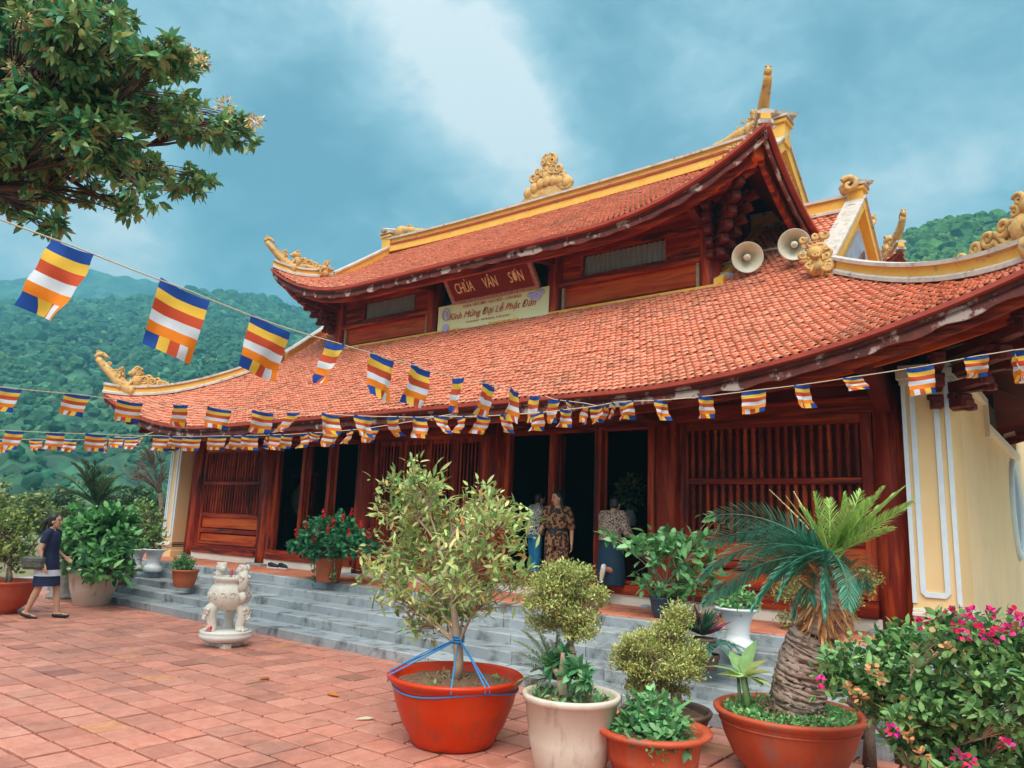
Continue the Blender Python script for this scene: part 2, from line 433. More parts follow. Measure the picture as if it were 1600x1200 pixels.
def roof_deck(rf, off, mb, mat, amax, under=False, n=121):
    """plain surfaces under the tiles (front, back, both sides)"""
    xs = np.linspace(-rf.hx, rf.hx, n); ts = np.linspace(0, 1, 12)
    hd = rf.yr-rf.ye
    for back in (False, True):
        P = np.zeros((len(ts), n, 3))
        for j, x in enumerate(xs):
            lim = amax if abs(x) < rf.g else min(amax, (rf.hx-abs(x))*rf.kr)
            a = ts*lim
            P[:, j, 0] = x; P[:, j, 1] = (rf.ye+a) if not back else 2*rf.yr-rf.ye-a
            P[:, j, 2] = rf.front(np.full(len(ts), x), a)-off
        grid(mb, P, mat, True, back)
    ys = np.linspace(rf.ye, 2*rf.yr-rf.ye, 81); bm = rf.hx-rf.g
    for sg in (-1, 1):
        P = np.zeros((len(ts), 81, 3))
        for j, y in enumerate(ys):
            b = ts*min(bm, (hd-abs(y-rf.yr))/rf.kr)
            P[:, j, 0] = sg*(rf.hx-b); P[:, j, 1] = y; P[:, j, 2] = rf.side(np.full(len(ts), y), b)-off
        grid(mb, P, mat, True, sg < 0)

def spiral(c, ax, ay, r, turns=1.6, ph=0.0, inner=.12, n=26):
    t = np.linspace(0, 1, n); rr = r*(1-(1-inner)*t); a = ph+turns*2*PI*t
    return np.asarray(c)+(rr*np.cos(a))[:, None]*np.asarray(ax)+(rr*np.sin(a))[:, None]*np.asarray(ay), t

def curl(mb, c, ax, ay, r, thick, turns=1.5, ph=0.0, tail=None, mat=0):
    p, t = spiral(c, ax, ay, r, turns, ph)
    rad = thick*(1-.35*t)
    if tail is not None:
        q = np.asarray(tail, float); m = 8
        s_ = np.linspace(0, 1, m, endpoint=False)[:, None]
        mid = (q+p[0])/2 + (p[0]-p[1])*1.5
        pre = (1-s_)**2*q + 2*s_*(1-s_)*mid + s_**2*p[0]
        p = np.concatenate([pre, p]); rad = np.concatenate([np.linspace(.5*thick, thick, m), rad])
    mb.tube(p, rad, 6, mat)

def cloud_cluster(mb, o, ax, up, W, H, n, seed, side=None, shape='tri', thick=.2):
    """carved openwork of curls filling a W x H silhouette standing on o along ax"""
    rs = random.Random(seed); ax = nrm(ax); up = nrm(up); nn = np.cross(ax, up)
    o = np.asarray(o, float)
    for i in range(n):
        v = rs.random()**1.2*H*.92
        half = W/2*((1-v/H)**.8 if shape == 'tri' else (1-.35*v/H))
        u = rs.uniform(-half, half)*.85
        r = rs.uniform(.085, .15)*max(.6, (1-.5*v/H))*min(W, H)*1.25
        c = o+ax*u+up*(v+r*.4)+nn*rs.uniform(-.04, .04)
        sg = -1 if u < 0 else 1
        curl(mb, c, ax*sg, up, r, r*rs.uniform(.30, .40)*thick/.2, rs.uniform(1.1, 1.7), rs.uniform(2.2, 4.4), o+ax*u*.7+up*max(0, v-r*1.4))

def hip_dragon(mb, P0, out, S=1.0, seed=1):
    """carved beast at an upturned corner: neck sweeping up to a hooked head, a crouching beast and rolling clouds behind"""
    out = nrm(out); up = V3(0, 0, 1); P0 = np.asarray(P0, float)
    def p(s, h, l=0): return P0+out*s*S+up*h*S+np.cross(out, up)*l*S
    # neck sweeping outwards and upwards with a hooked head
    t = np.linspace(0, 1, 22)
    s_ = -.95+1.25*t-.14*np.sin(t*PI); h_ = .02+.98*t**1.9
    mb.tube([p(a, b) for a, b in zip(s_, h_)], (.23-.125*t)*S, 10)
    head = [p(.30, 1.0), p(.36, 1.08), p(.30, 1.16), p(.16, 1.15), p(.05, 1.08), p(-.03, 1.0)]
    mb.tube(head, np.array([.07, .085, .085, .075, .055, .02])*S, 8)
    for l in (-.05, .05):
        curl(mb, p(.30, 1.2, l), out, up, .06*S, .02*S, 1.3, 0)
    for i in range(12):
        k = .30+.045*i; a = -.95+1.25*k-.14*math.sin(k*PI); b = .02+.98*k**1.9
        for l in (-.09, .09): curl(mb, p(a-.03, b+.02, l), -out if i % 2 else out, up, .085*S, .034*S, 1.3, i*.9)
    for i in range(5):   # mane plates along the neck
        k = .25+.15*i; a = -.95+1.25*k-.14*math.sin(k*PI); b = .02+.98*k**1.9
        curl(mb, p(a-.10, b+.10), -out, up, .075*S, .028*S, 1.2, .4, p(a, b))
    # carved block the neck grows from
    cloud_cluster(mb, p(-.52, .05), np.cross(out, up), up, .50*S, .72*S, 14, seed+40, shape='tri', thick=.26)
    cloud_cluster(mb, p(-.45, .05), out, up, .55*S, .80*S, 14, seed+41, shape='tri', thick=.26)
    mb.ell(p(-.5, .2), np.array([.17, .13, .28])*S, 10, 8)
    # crouching beast
    mb.ell(p(-.98, .33), np.array([.21, .16, .25])*S, 12, 9)
    mb.ell(p(-.90, .62), np.array([.165, .14, .155])*S, 12, 9)
    mb.ell(p(-.76, .58), np.array([.085, .10, .075])*S, 10, 7)
    for l in (-.12, .12):
        mb.tube([p(-.88, .36, l), p(-.80, .2, l), p(-.78, .04, l)], np.array([.07, .06, .06])*S, 7)
        curl(mb, p(-.97, .70, l), -out, up, .09*S, .036*S, 1.4, .3)
        curl(mb, p(-1.05, .56, l), -out, up, .08*S, .034*S, 1.4, 1.0)
        curl(mb, p(-1.10, .38, l), -out, up, .09*S, .036*S, 1.4, .5)
        mb.ell(p(-.80, .66, l*.5), np.array([.03, .03, .03])*S, 8, 6)
    # rolling clouds behind
    rs = random.Random(seed)
    for i in range(15):
        k = i/14; a = -1.22-1.15*k; hh = .30*(1-k)+.10+.09*math.sin(i*2.1)
        l = (-.07, .07, 0)[i % 3]
        r = (.14-.065*k)*S
        curl(mb, p(a, hh, l), out*(1 if i % 2 else -1), up, r, r*.36, 1.5, rs.uniform(0, 6), p(a+.15, .02, l))
    mb.tube([p(-2.4, .02), p(-1.9, .12), p(-1.5, .17), p(-1.15, .16), p(-.8, .12)], np.array([.04, .09, .12, .13, .1])*S, 8)

# ================================================================== the temple
temple = thing('temple', 'timber Buddhist temple with two tiers of upturned red tile roofs on grey stone steps', 'temple', (CX, CY, 0))
TZ = .64                                    # terrace level
COLX = [-7.75, -4.8, -1.62, 1.62, 4.8, 7.75]

# --- lower roof
lowt = roof_tiles(LOW, lambda u: np.where(np.abs(u) < 4.85, 2.98, 5.1), .106, .120)
lower_roof = lowt.build('lower_roof', M['tile'], temple)
mb = MB(); roof_deck(LOW, .02, mb, 0, 5.1); mb.build('roof_deck', M['tile_edge'], lower_roof)
def soffit(rf, off, y_in, name, parent, xs_lim):
    mb = MB(); roof_deck(rf, off, mb, 0, y_in, True)
    for x in np.arange(-xs_lim, xs_lim+.01, .32):     # rafters
        lim = min(y_in*.98, (rf.hx-abs(x))*rf.kr-.05)
        if lim < .25: continue
        a0, a1 = .06, lim
        p = V3(x, rf.ye+a0, rf.front(np.array(x), np.array(a0))-off-.05); q = V3(x, rf.ye+a1, rf.front(np.array(x), np.array(a1))-off-.05)
        mb.beam(p, q, .09, .08, 0)
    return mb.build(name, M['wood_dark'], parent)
soffit(LOW, .12, 3.1, 'soffit', lower_roof, 9.6)

def eave_edge(rf, parent):
    """thick red tile lip and a weathered drip board with a scalloped lower edge, on all four eaves"""
    lip = MB(); fas = MB(); brd = MB()
    def runs():
        xs = np.linspace(-rf.hx, rf.hx, 261)
        yield np.stack([xs, np.full(261, rf.ye), rf.front(xs, np.zeros(261))], 1), V3(0, 1, 0)
        yield np.stack([xs[::-1], np.full(261, 2*rf.yr-rf.ye), rf.front(xs, np.zeros(261))], 1), V3(0, -1, 0)
        ys = np.linspace(rf.ye, 2*rf.yr-rf.ye, 161)
        for sg in (1, -1):
            yy = ys if sg > 0 else ys[::-1]
            yield np.stack([np.full(161, sg*rf.hx), yy, rf.side(yy, np.zeros(161))], 1), V3(-sg, 0, 0)
    for path, inn in runs():
        lip.sweep(path+inn*.0, [(-.035, -.012), (.06, .0), (.06, -.05), (-.035, -.062)], 0)
        n = len(path); L = np.r_[0, np.cumsum(np.linalg.norm(np.diff(path, axis=0), axis=1))]
        low = -.20-.022*np.abs(np.sin(L*5.2))-.012*np.sin(L*13)
        P = np.zeros((4, n, 3))
        P[0] = path+inn*.03+V3(0, 0, -.06); P[1] = path+inn*.03; P[1][:, 2] += low
        P[2] = path+inn*.065; P[2][:, 2] += low; P[3] = path+inn*.065+V3(0, 0, -.06)
        grid(fas, P, 0, False)
        # level board behind it
        P = np.zeros((5, n, 3))
        for k, (i_, z_) in enumerate(((.16, -.13), (.16, -.285), (.23, -.285), (.23, -.13), (.16, -.13))):
            P[k] = path+inn*i_; P[k][:, 2] += z_
        q = np.minimum(L, L[-1]-L); ok = q > .3
        grid(brd, P[:, ok], 0, False)
    lip.build('eave_lip', M['tile_edge'], parent)
    fas.build('drip_board', M['fascia'], parent)
    brd.build('eave_board', M['wood_h'], parent)
eave_edge(LOW, lower_roof)

def ridge_prof(w, h, cap=.05, over=.05):
    return [(-w/2-over*.8, 0), (-w/2-over*.8, .06), (-w/2, .09), (-w/2, h-cap-.03), (-w/2-over, h-cap), (-w/2-over, h), (w/2+over, h), (w/2+over, h-cap), (w/2, h-cap-.03), (w/2, .09), (w/2+over*.8, .06), (w/2+over*.8, 0)]
def ridge(path, w, h, name, parent, cap=True):
    mb = MB()
    mb.sweep(path, [(-w/2, 0), (-w/2, h), (w/2, h), (w/2, 0)], 0)
    mb.sweep(np.asarray(path)+V3(0, 0, h), [(-w/2-.045, 0), (-w/2-.045, .05), (0, .075), (w/2+.045, .05), (w/2+.045, 0)], 1)
    mb.sweep(np.asarray(path)+V3(0, 0, .0), [(-w/2-.04, 0), (-w/2-.04, .05), (-w/2, .08), (w/2, .08), (w/2+.04, .05), (w/2+.04, 0)], 1)
    return mb.build(name, [M['gold'], M['cap']], parent)

def hip_path(rf, sg, bk, n=26, s0=1.0):
    """line where front (or back) slope meets the side skirt"""
    pts = []
    for t in np.linspace(0, 1, n):
        b = (rf.hx-rf.g)*t*s0; a = b*rf.kr
        z = float(rf.front(np.array(rf.hx-b), np.array(a)))
        y = rf.ye+a if not bk else 2*rf.yr-rf.ye-a
        pts.append((sg*(rf.hx-b), y, z+.01))
    return np.array(pts)

def cap_post(mb, c, s=1.0):
    x, y, z = c
    mb.box((x-.15*s, y-.15*s, z-.3*s), (x+.15*s, y+.15*s, z+.18*s), 0)
    mb.box((x-.19*s, y-.19*s, z+.10*s), (x+.19*s, y+.19*s, z+.16*s), 0)
    mb.box((x-.22*s, y-.22*s, z+.185*s), (x+.22*s, y+.22*s, z+.23*s), 1)
    mb.lathe([(.33*s, 0), (.36*s, .05*s), (.24*s, .10*s), (.16*s, .13*s)], 4, (x, y, z+.234*s), 1, False)

def roof_trim(rf, parent, w, h, gh, dr_scale, nm):
    hd = rf.yr-rf.ye
    for sg in (-1, 1):
        for bk in (False, True):
            pth = hip_path(rf, sg, bk)
            ridge(pth, w, h, 'hip_ridge', parent)
            out = pth[0]-pth[8]; out[2] = 0
            mb = MB(); base = pth[0]+nrm(out)*.02+V3(0, 0, h*.35)
            hip_dragon(mb, base, out, dr_scale, 3 if sg > 0 else 5)
            mb.build('corner_dragon', M['carved'], parent)
        # gable: verge bands, plaster frame, lattice
        af = (rf.hx-rf.g)*rf.kr; yf = rf.ye+af; yb = 2*rf.yr-yf
        zf = float(rf.front(np.array(rf.g-.01), np.array(af))); za = rf.ze+float(rf.P(hd))
        x = sg*rf.g
        mb = MB()
        for (ya, yb_) in ((yf, rf.yr), (yb, rf.yr)):
            n = 12; ys = np.linspace(ya, yb_, n)
            zs = rf.ze+rf.P(np.abs((ys-ya))+af)
            p = np.stack([np.full(n, x), ys, zs], 1)
            mb.sweep(p, [(-.12, -.02), (-.12, gh), (.12, gh), (.12, -.02)], 0)
            mb.sweep(p+V3(0, 0, gh), [(-.16, 0), (-.16, .05), (.16, .05), (.16, 0)], 1)
        mb.build('gable_verge', [M['gold'], M['cap']], parent)
        mb = MB()
        # nested triangles: gold, blue-grey, lattice, each proud of the last
        def tri(k, x0, x1, m_, drop=0.0):
            yc = rf.yr; hw = (yc-yf)*(1-k); zt = zf+(za-zf)*(1-k)-drop; zb = zf+.02
            v = [(x0, yc-hw, zb), (x0, yc+hw, zb), (x0, yc, zt), (x1, yc-hw, zb), (x1, yc+hw, zb), (x1, yc, zt)]
            mb.add(v, [(0, 1, 2), (3, 5, 4), (0, 3, 4, 1), (1, 4, 5, 2), (2, 5, 3, 0)], m_)
        tri(0, x-sg*.10, x-sg*.02, 0); tri(.22, x-sg*.02, x+sg*.03, 1); tri(.46, x+sg*.03, x+sg*.06, 2)
        for k in range(9):
            yy = rf.yr+(k-4)*(rf.yr-yf)*.12; hh = (za-zf)*(.54-abs(k-4)*.12*1.0)
            if hh > .08:
                mb.box((min(x+sg*.06, x+sg*.09), yy-.02, zf+.02), (max(x+sg*.06, x+sg*.09), yy+.02, zf+.02+hh), 2)
        mb.build('gable_wall', [M['gold'], M['slate'], M['lattice']], parent)
        # cap post and carved foot
        mb = MB(); cap_post(mb, (x, rf.yr, za+gh+(.03 if rf is LOW else .12)), .85 if rf is LOW else 1.05)
        mb.build('cap_post', [M['gold'], M['cap']], parent)
        mb = MB()
        if rf is LOW:
            mb.ell((x-sg*.12, rf.yr-.1, za+gh+.16), (.14, .12, .10), 10, 7)
            curl(mb, (x-sg*.05, rf.yr-.25, za+gh+.18), V3(-sg, 0, 0), V3(0, 0, 1), .15, .055, 1.2, .6)
            curl(mb, (x-sg*.2, rf.yr, za+gh+.30), V3(-sg, 0, 0), V3(0, 0, 1), .10, .045, 1.2, 1.2); mb.build('carved_curl', M['carved'], parent)
        for bk in (False, True):
            mb = MB()
            fy = yf-.28 if not bk else yb+.28
            zz = float(rf.front(np.array(rf.g-.1), np.array(af-.25)))
            s = .50 if rf is LOW else .34
            fx = V3(x-sg*.05, fy, zz+.04)
            mb.ell(fx+V3(0, 0, .28*s), np.array([.30, .26, .30])*s, 12, 8)
            mb.ell(fx+V3(0, -.12*s, .66*s), np.array([.24, .22, .22])*s, 12, 8)
            cloud_cluster(mb, fx, V3(sg, 0, 0), V3(0, 0, 1), 1.25*s, 1.3*s, 20, 21, shape='sq', thick=.26)
            cloud_cluster(mb, fx+V3(0, -.14, 0), V3(sg, .5, 0), V3(0, 0, 1), 1.3*s, .9*s, 12, 22, shape='sq', thick=.24)
            mb.build('carved_beast', M['carved'], parent)
    return
roof_trim(LOW, lower_roof, .16, .20, .20, .80, 'lower')
# little ridges between the lower gables and the upper storey
za = LOW.ze+float(PL(5.1))
for sg in (-1, 1):
    xs = np.linspace(sg*4.85, sg*6.6, 6)
    ridge(np.stack([xs, np.full(6, 3.5), np.full(6, za-.04)], 1), .18, .26, 'short_ridge', lower_roof)
# flashing at the foot of the upper wall
mb = MB(); mb.box((-4.98, 1.40, 5.56), (4.98, 1.50, 5.765), 0)
for sg in (-1, 1):
    p = [(sg*5.0, 1.42+t*2.0, LOW.ze+float(PL(3.02+t*2.0))+.05) for t in np.linspace(0, 1, 8)]
    mb.sweep(p, [(-.08, -.08), (-.08, .10), (.08, .10), (.08, -.08)], 0)
mb.build('flashing', M['gold'], lower_roof)

# --- upper roof
upt = roof_tiles(UPR, lambda u: np.full(np.shape(u), 3.0), .106, .120)
upper_roof = upt.build('upper_roof', M['tile'], temple)
mb = MB(); roof_deck(UPR, .02, mb, 0, 3.1); mb.build('roof_deck', M['tile_edge'], upper_roof)
soffit(UPR, .12, 2.9, 'soffit', upper_roof, 6.0)
eave_edge(UPR, upper_roof)
roof_trim(UPR, upper_roof, .15, .17, .24, .60, 'upper')
zr = UPR.ze+float(PU(3.1))
xs = np.linspace(-5.4, 5.4, 40)
mb = MB(); pth = np.stack([xs, np.full(40, 3.5), zr-.06+0.10*np.abs(xs/5.4)**3], 1)
mb.sweep(pth, [(-.11, 0), (-.11, .36), (.11, .36), (.11, 0)], 0)
mb.sweep(pth+V3(0, 0, .36), [(-.17, 0), (-.17, .05), (-.06, .09), (.06, .09), (.17, .05), (.17, 0)], 1)
mb.sweep(pth+V3(0, 0, .20), [(-.135, 0), (-.135, .05), (.135, .05), (.135, 0)], 2)
mb.sweep(pth, [(-.15, 0), (-.15, .07), (.15, .07), (.15, 0)], 0)
mb.build('main_ridge', [M['gold'], M['cap'], M['tile_edge']], upper_roof)
# centre ornament: base block with a flame of curls
mb = MB(); zo = zr+.36
mb.prism([(-.82, 0), (.82, 0), (.62, .16), (.44, .26), (-.44, .26), (-.62, .16)], 3.40, 3.60, o=(0, 0, zo-.02))
cloud_cluster(mb, (0, 3.44, zo+.10), (1, 0, 0), (0, 0, 1), 1.45, .98, 46, 4, thick=.23)
cloud_cluster(mb, (0, 3.55, zo+.10), (1, 0, 0), (0, 0, 1), 1.2, 1.0, 26, 9, thick=.23)
for dx in (-.12, .12): curl(mb, (dx, 3.45, zo+1.02), V3(1 if dx > 0 else -1, 0, 0), V3(0, 0, 1), .09, .045, 1.3, 2)
for i in range(7):
    k = i/6; mb.ell((-.55+1.1*k, 3.42, zo+.22+.16*math.sin(k*PI)), (.13, .09, .14), 9, 6)
mb.ell((0, 3.47, zo+.52), (.17, .1, .2), 12, 8)
mb.build('ridge_flame', M['carved'], upper_roof)
for sg in (-1, 1):      # beasts at the two ridge ends
    mb = MB()
    cloud_cluster(mb, (sg*4.85, 3.46, zr+.36), (1, 0, 0), (0, 0, 1), .95, .46, 26, 31+sg, shape='sq', thick=.22)
    mb.ell((sg*4.95, 3.46, zr+.58), (.24, .13, .16), 12, 8)
    mb.tube([(sg*(4.75-.2*i), 3.48, zr+.56-.05*i+.03*(i % 2)) for i in range(6)], np.linspace(.12, .04, 6), 7)
    mb.build('ridge_beast', M['carved'], upper_roof)

# --- lower storey
def column(x, y, z0, z1, r, parent, nm='column', stone=True, taper=.92):
    mb = MB()
    prof = [(r*1.03, z0+.05), (r*1.03, z0+.3), (r, z0+(z1-z0)*.5), (r*taper, z1)]
    mb.lathe(prof, 22, (x, y, 0))
    o = mb.build(nm, M['wood_v'], parent)
    if stone:
        b = MB(); b.box((x-.29, y-.29, z0-.02), (x+.29, y+.29, z0+.055), 0, .012)
        b.build('column_base', M['stone'], o)
    return o
for x in COLX: column(x, 0, TZ, 3.75, .205, temple)
mb = MB()
mb.box((-8.0, -.10, 3.26), (8.0, .10, 3.46), 0); mb.box((-8.0, -.07, 3.46), (8.0, .07, 4.2), 1)
mb.box((-8.0, -.13, 3.62), (8.0, -.075, 3.70), 0)
mb.build('lintel', [M['wood_h'], M['wood_dark']], temple)
mb = MB(); mb.box((-7.95, -.13, .60), (7.95, .20, .80), 0); mb.build('plinth', M['whitepl'], temple)
for i in range(5):
    a, b = COLX[i]+.2, COLX[i+1]-.2
    mb = MB(); mb.box((a, -.17, .80), (b, .14, .93), 0, .012); mb.box((a, -.12, .93), (b, .10, .99), 0)
    mb.build('door_sill', M['wood_h'], temple)

def baluster(mb, x, y, z0, z1, r, mat=0):
    h = z1-z0
    prof = [(r*.8, 0), (r, .04*h), (r*.7, .10*h), (r, .16*h), (r*.92, .40*h), (r*1.0, .46*h), (r*.62, .485*h), (r*1.08, .50*h), (r*.62, .515*h), (r, .54*h), (r*.92, .60*h), (r, .84*h), (r*.7, .90*h), (r, .96*h), (r*.8, h)]
    mb.lathe([(p, z0+q) for p, q in prof], 7, (x, y, 0), mat, True, None, 1.0, False)
def lattice_bay(a, b):
    """panelled dado below, two tiers of turned bars above"""
    o = MB()
    o.box((a, -.05, 1.0), (a+.13, .07, 3.26), 0); o.box((b-.13, -.05, 1.0), (b, .07, 3.26), 0)
    m2 = o; a2, b2 = a+.13, b-.13
    m2.box((a2-.004, -.075, 2.38), (b2+.004, .075, 2.46), 1, .01); m2.box((a2-.004, -.06, 1.62), (b2+.004, .06, 1.72), 1, .01)
    m2.box((a2-.004, -.065, 3.14), (b2+.004, .065, 3.255), 1)
    m2.box((a2-.004, -.07, 1.005), (b2+.004, .05, 1.08), 1); m2.box((a2-.004, -.07, 1.26), (b2+.004, .05, 1.36), 1, .012)
    p = o.build('lattice_panel', [M['wood_v'], M['wood_h']], temple)
    m3 = MB(); m3.box((a2, -.025, 1.08), (b2, .02, 1.24), 0); m3.box((a2, -.02, 1.38), (b2, .02, 1.62), 0)
    m3.build('dado_board', M['wood_bright'], p)
    m4 = MB(); n = 21
    for i in range(n):
        x = a2+(i+.5)*(b2-a2)/n
        baluster(m4, x, 0, 1.72, 2.38, .034); baluster(m4, x, 0, 2.46, 3.14, .034)
    m4.build('turned_bars', M['wood_v'], p)
    m5 = MB(); m5.box((a2, .075, 1.62), (b2, .10, 3.2), 0); m5.build('back_board', M['wood_dark'], p)
for i in (0, 4): lattice_bay(COLX[i]+.2, COLX[i+1]-.2)

def door_leaf_mesh(mb, w):
    """panelled leaf with bars in its upper half; hinge on x=0"""
    mb.box((0, -.025, 0), (.07, .025, 2.22), 0); mb.box((w-.07, -.025, 0), (w, .025, 2.22), 0)
    for z0, z1 in ((0, .12), (.62, .70), (.98, 1.06), (2.12, 2.22)): mb.box((.07, -.02, z0), (w-.07, .02, z1), 0)
    mb.box((.07, -.008, .12), (w-.07, .008, .62), 0); mb.box((.07, -.008, .70), (w-.07, .008, .98), 0)
    n = 6
    for i in range(n): baluster(mb, .07+(i+.5)*(w-.14)/n, 0, 1.06, 2.12, .022)
def leaf(x, y, ang, w):
    mb = MB(); door_leaf_mesh(mb, w)
    c, s = math.cos(ang), math.sin(ang)
    for k in range(len(mb.V)):
        v = mb.V[k]; v2 = v.copy(); v2[:, 0] = v[:, 0]*c-v[:, 1]*s+x; v2[:, 1] = v[:, 0]*s+v[:, 1]*c+y; v2[:, 2] += 1.0; mb.V[k] = v2
    o = mb.build('door_leaf', M['wood_v'], temple); return o
def door_bay(a, b, opened):
    mb = MB()
    mb.box((a, -.06, .99), (a+.10, .06, 3.26), 0); mb.box((b-.10, -.06, .99), (b, .06, 3.26), 0)
    w = (b-a-.2)/3
    if opened:
        for k in (1, 2): x = a+.1+w*k; mb.box((x-.055, -.055, .99), (x+.055, .055, 3.26), 0)
    mb.box((a+.096, -.05, 3.20), (b-.096, .05, 3.257), 1); p = mb.build('door_frame', [M['wood_v'], M['wood_h']], temple)
for i in (1, 3):
    a, b = COLX[i]+.2, COLX[i+1]-.2; door_bay(a, b, True); w = (b-a-.2)/3
    g0 = 137 if i == 1 else 116
    leaf(a+.1+w+.06, .08, R(g0), w*.62); leaf(a+.1+2*w+.06, .08, R(g0+3), w*.62)
a, b = COLX[2]+.2, COLX[3]-.2; door_bay(a, b, False); w = (b-a-.2)/4
for k in range(4): leaf(a+.1+w*k+.005, 0, 0, w-.01)

# pilasters at both ends of the facade, then the plastered side walls
def moulding_frame(mb, x0, x1, y, z0, z1, t, dpt, mat, ch=.05):
    """raised frame with chamfered corners on a front face"""
    o = [(x0+ch, z0), (x1-ch, z0), (x1, z0+ch), (x1, z1-ch), (x1-ch, z1), (x0+ch, z1), (x0, z1-ch), (x0, z0+ch)]
    n = [(x0+ch+t*.4, z0+t), (x1-ch-t*.4, z0+t), (x1-t, z0+ch+t*.4), (x1-t, z1-ch-t*.4), (x1-ch-t*.4, z1-t), (x0+ch+t*.4, z1-t), (x0+t, z1-ch-t*.4), (x0+t, z0+ch+t*.4)]
    v = [(p, y-dpt, q) for p, q in o]+[(p, y-dpt, q) for p, q in n]+[(p, y, q) for p, q in o]+[(p, y, q) for p, q in n]
    f = []
    for i in range(8):
        j = (i+1) % 8; f += [(i, j, 8+j, 8+i), (i, 16+i, 16+j, j), (8+i, 8+j, 24+j, 24+i)]
    mb.add(v, f, mat)
for sg in (-1, 1):
    x0, x1 = (7.97, 8.45) if sg > 0 else (-8.45, -7.97)
    yF = -.42
    mb = MB(); mb.box((x0, yF, .62), (x1, .45, 3.62), 0)
    pil = mb.build('pilaster', M['peach'], temple)
    m2 = MB(); moulding_frame(m2, x0+.085, x1-.10, yF, 1.12, 3.42, .055, .025, 0)
    for k in (0, 1):   # bead on both arrises of the face
        xx = x0 if k == 0 else x1-.045
        m2.box((xx, yF-.022, 1.05), (xx+.045, yF-.001, 3.5), 0)
    m2.build('raised_frame', M['bluewhite'], pil)
    m3 = MB()
    for zz, e, h_ in ((.96, .05, .035), (.915, .085, .045), (.88, .045, .035)): m3.box((x0-e*(sg < 0), yF-e, zz), (x1+e*(sg > 0), .40, zz+h_), 0, .006)
    m3.build('pilaster_base', M['whitepl'], pil); m3 = MB()
    for zz, e, h_ in ((3.50, .03, .06), (3.56, .07, .10), (3.66, .035, .07)): m3.box((x0-e*.6, yF-e, zz), (x1+e, .40, zz+h_), 0, .006)
    m3.build('pilaster_capital', M['whitepl'], pil)
    m3 = MB(); m3.box((x0-.04, yF-.045, .60), (x1+.04, .40, .80), 0, .01); m3.build('pilaster_foot', M['peach'], pil)
    # side wall, stepping down under the eave
    xw0, xw1 = (-8.22, -8.42) if sg < 0 else (8.22, 8.42)
    mb = MB(); 
    for (ya, yb, zt) in ((.45, 3.2, 3.85), (3.2, 8.4, 3.48), (8.4, 13.5, 4.4)): mb.box((xw0, ya, .0), (xw1, yb, zt), 0)
    sw = mb.build('side_wall', M['cream'], temple)
    m2 = MB(); xo = xw1 if sg > 0 else xw0
    for (ya, yb, zt) in ((.45, 3.26, 3.85), (3.26, 8.4, 3.48)): m2.box((min(xo, xo+sg*.06), ya, zt-.09), (max(xo, xo+sg*.06), yb, zt+.01), 0)
    m2.box((min(xo, xo+sg*.058), 3.16, 3.28), (max(xo, xo+sg*.058), 3.26, 3.76), 0)
    m2.build('stepped_coping', M['whitepl'], sw)
    m2 = MB()
    A = np.array([[0, 1, 0], [-sg, 0, 0], [0, 0, 1]], float)
    for r0, r1, d in ((.95, .80, .07), (.72, .66, .04)):
        a_ = np.linspace(0, 2*PI, 49); pth = np.stack([np.full(49, xo+sg*.005), 7.1+.5*(r0+r1)*np.cos(a_), 2.36+.5*(r0+r1)*np.sin(a_)], 1)
        m2.tube(pth, (r0-r1)/2, 8, 0, False)
    m2.build('round_window_frame', M['bluewhite'], sw)
    m2 = MB(); m2.tube([(xo+sg*.004, 7.1, 2.36), (xo+sg*.03, 7.1, 2.36)], [.79, .79], 40, 0, True, False); m2.build('round_window', M['slate'], sw)

# the room behind the doors
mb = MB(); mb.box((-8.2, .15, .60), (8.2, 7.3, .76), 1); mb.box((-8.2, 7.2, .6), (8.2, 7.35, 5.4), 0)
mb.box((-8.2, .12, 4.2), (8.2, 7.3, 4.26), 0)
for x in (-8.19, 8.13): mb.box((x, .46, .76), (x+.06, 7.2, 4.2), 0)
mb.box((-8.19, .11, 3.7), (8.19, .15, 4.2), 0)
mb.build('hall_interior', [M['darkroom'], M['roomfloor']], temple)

def bracket_arm(p, q, w, h0, h1, parent, nm='eave_bracket'):
    """carved cantilever arm: deep at the column, scrolled nose at the eave"""
    p = np.asarray(p, float); q = np.asarray(q, float); d = q-p; L = np.linalg.norm(d); ax = nrm(d*np.array([1, 1, 0]))
    up = V3(0, 0, 1); sd = np.cross(ax, up); Lh = np.linalg.norm(d[:2]); dz = d[2]
    top = [(0, 0), (.35*Lh, .35*dz), (.7*Lh, .7*dz), (Lh, dz)]
    bot = [(Lh*1.03, dz-h1*.4), (Lh, dz-h1), (.9*Lh, .9*dz-h1*1.05), (.84*Lh, .84*dz-h1*.75), (.6*Lh, .6*dz-(h0*.35+h1*.65)), (.3*Lh, .3*dz-(h0*.75+h1*.25)), (.12*Lh, .12*dz-h0*1.05), (0, -h0)]
    mb = MB(); mb.prism(top+bot, -w/2, w/2, np.array([ax, sd, up]), p)
    curl(mb, p+ax*Lh*.98+up*(dz-h1*.55), ax, up, h1*.42, h1*.16, 1.3, 0)
    for k in (.2, .45): curl(mb, p+ax*Lh*k+up*(k*dz-h0*.45)+sd*w*.5, ax, up, h0*.16, .02, 1.4, k*9)
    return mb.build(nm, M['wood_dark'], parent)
for x in COLX:
    br = bracket_arm((x, -.12, 3.66), (x, -1.30, LOW.eave(x)-.14), .16, .42, .16, temple)
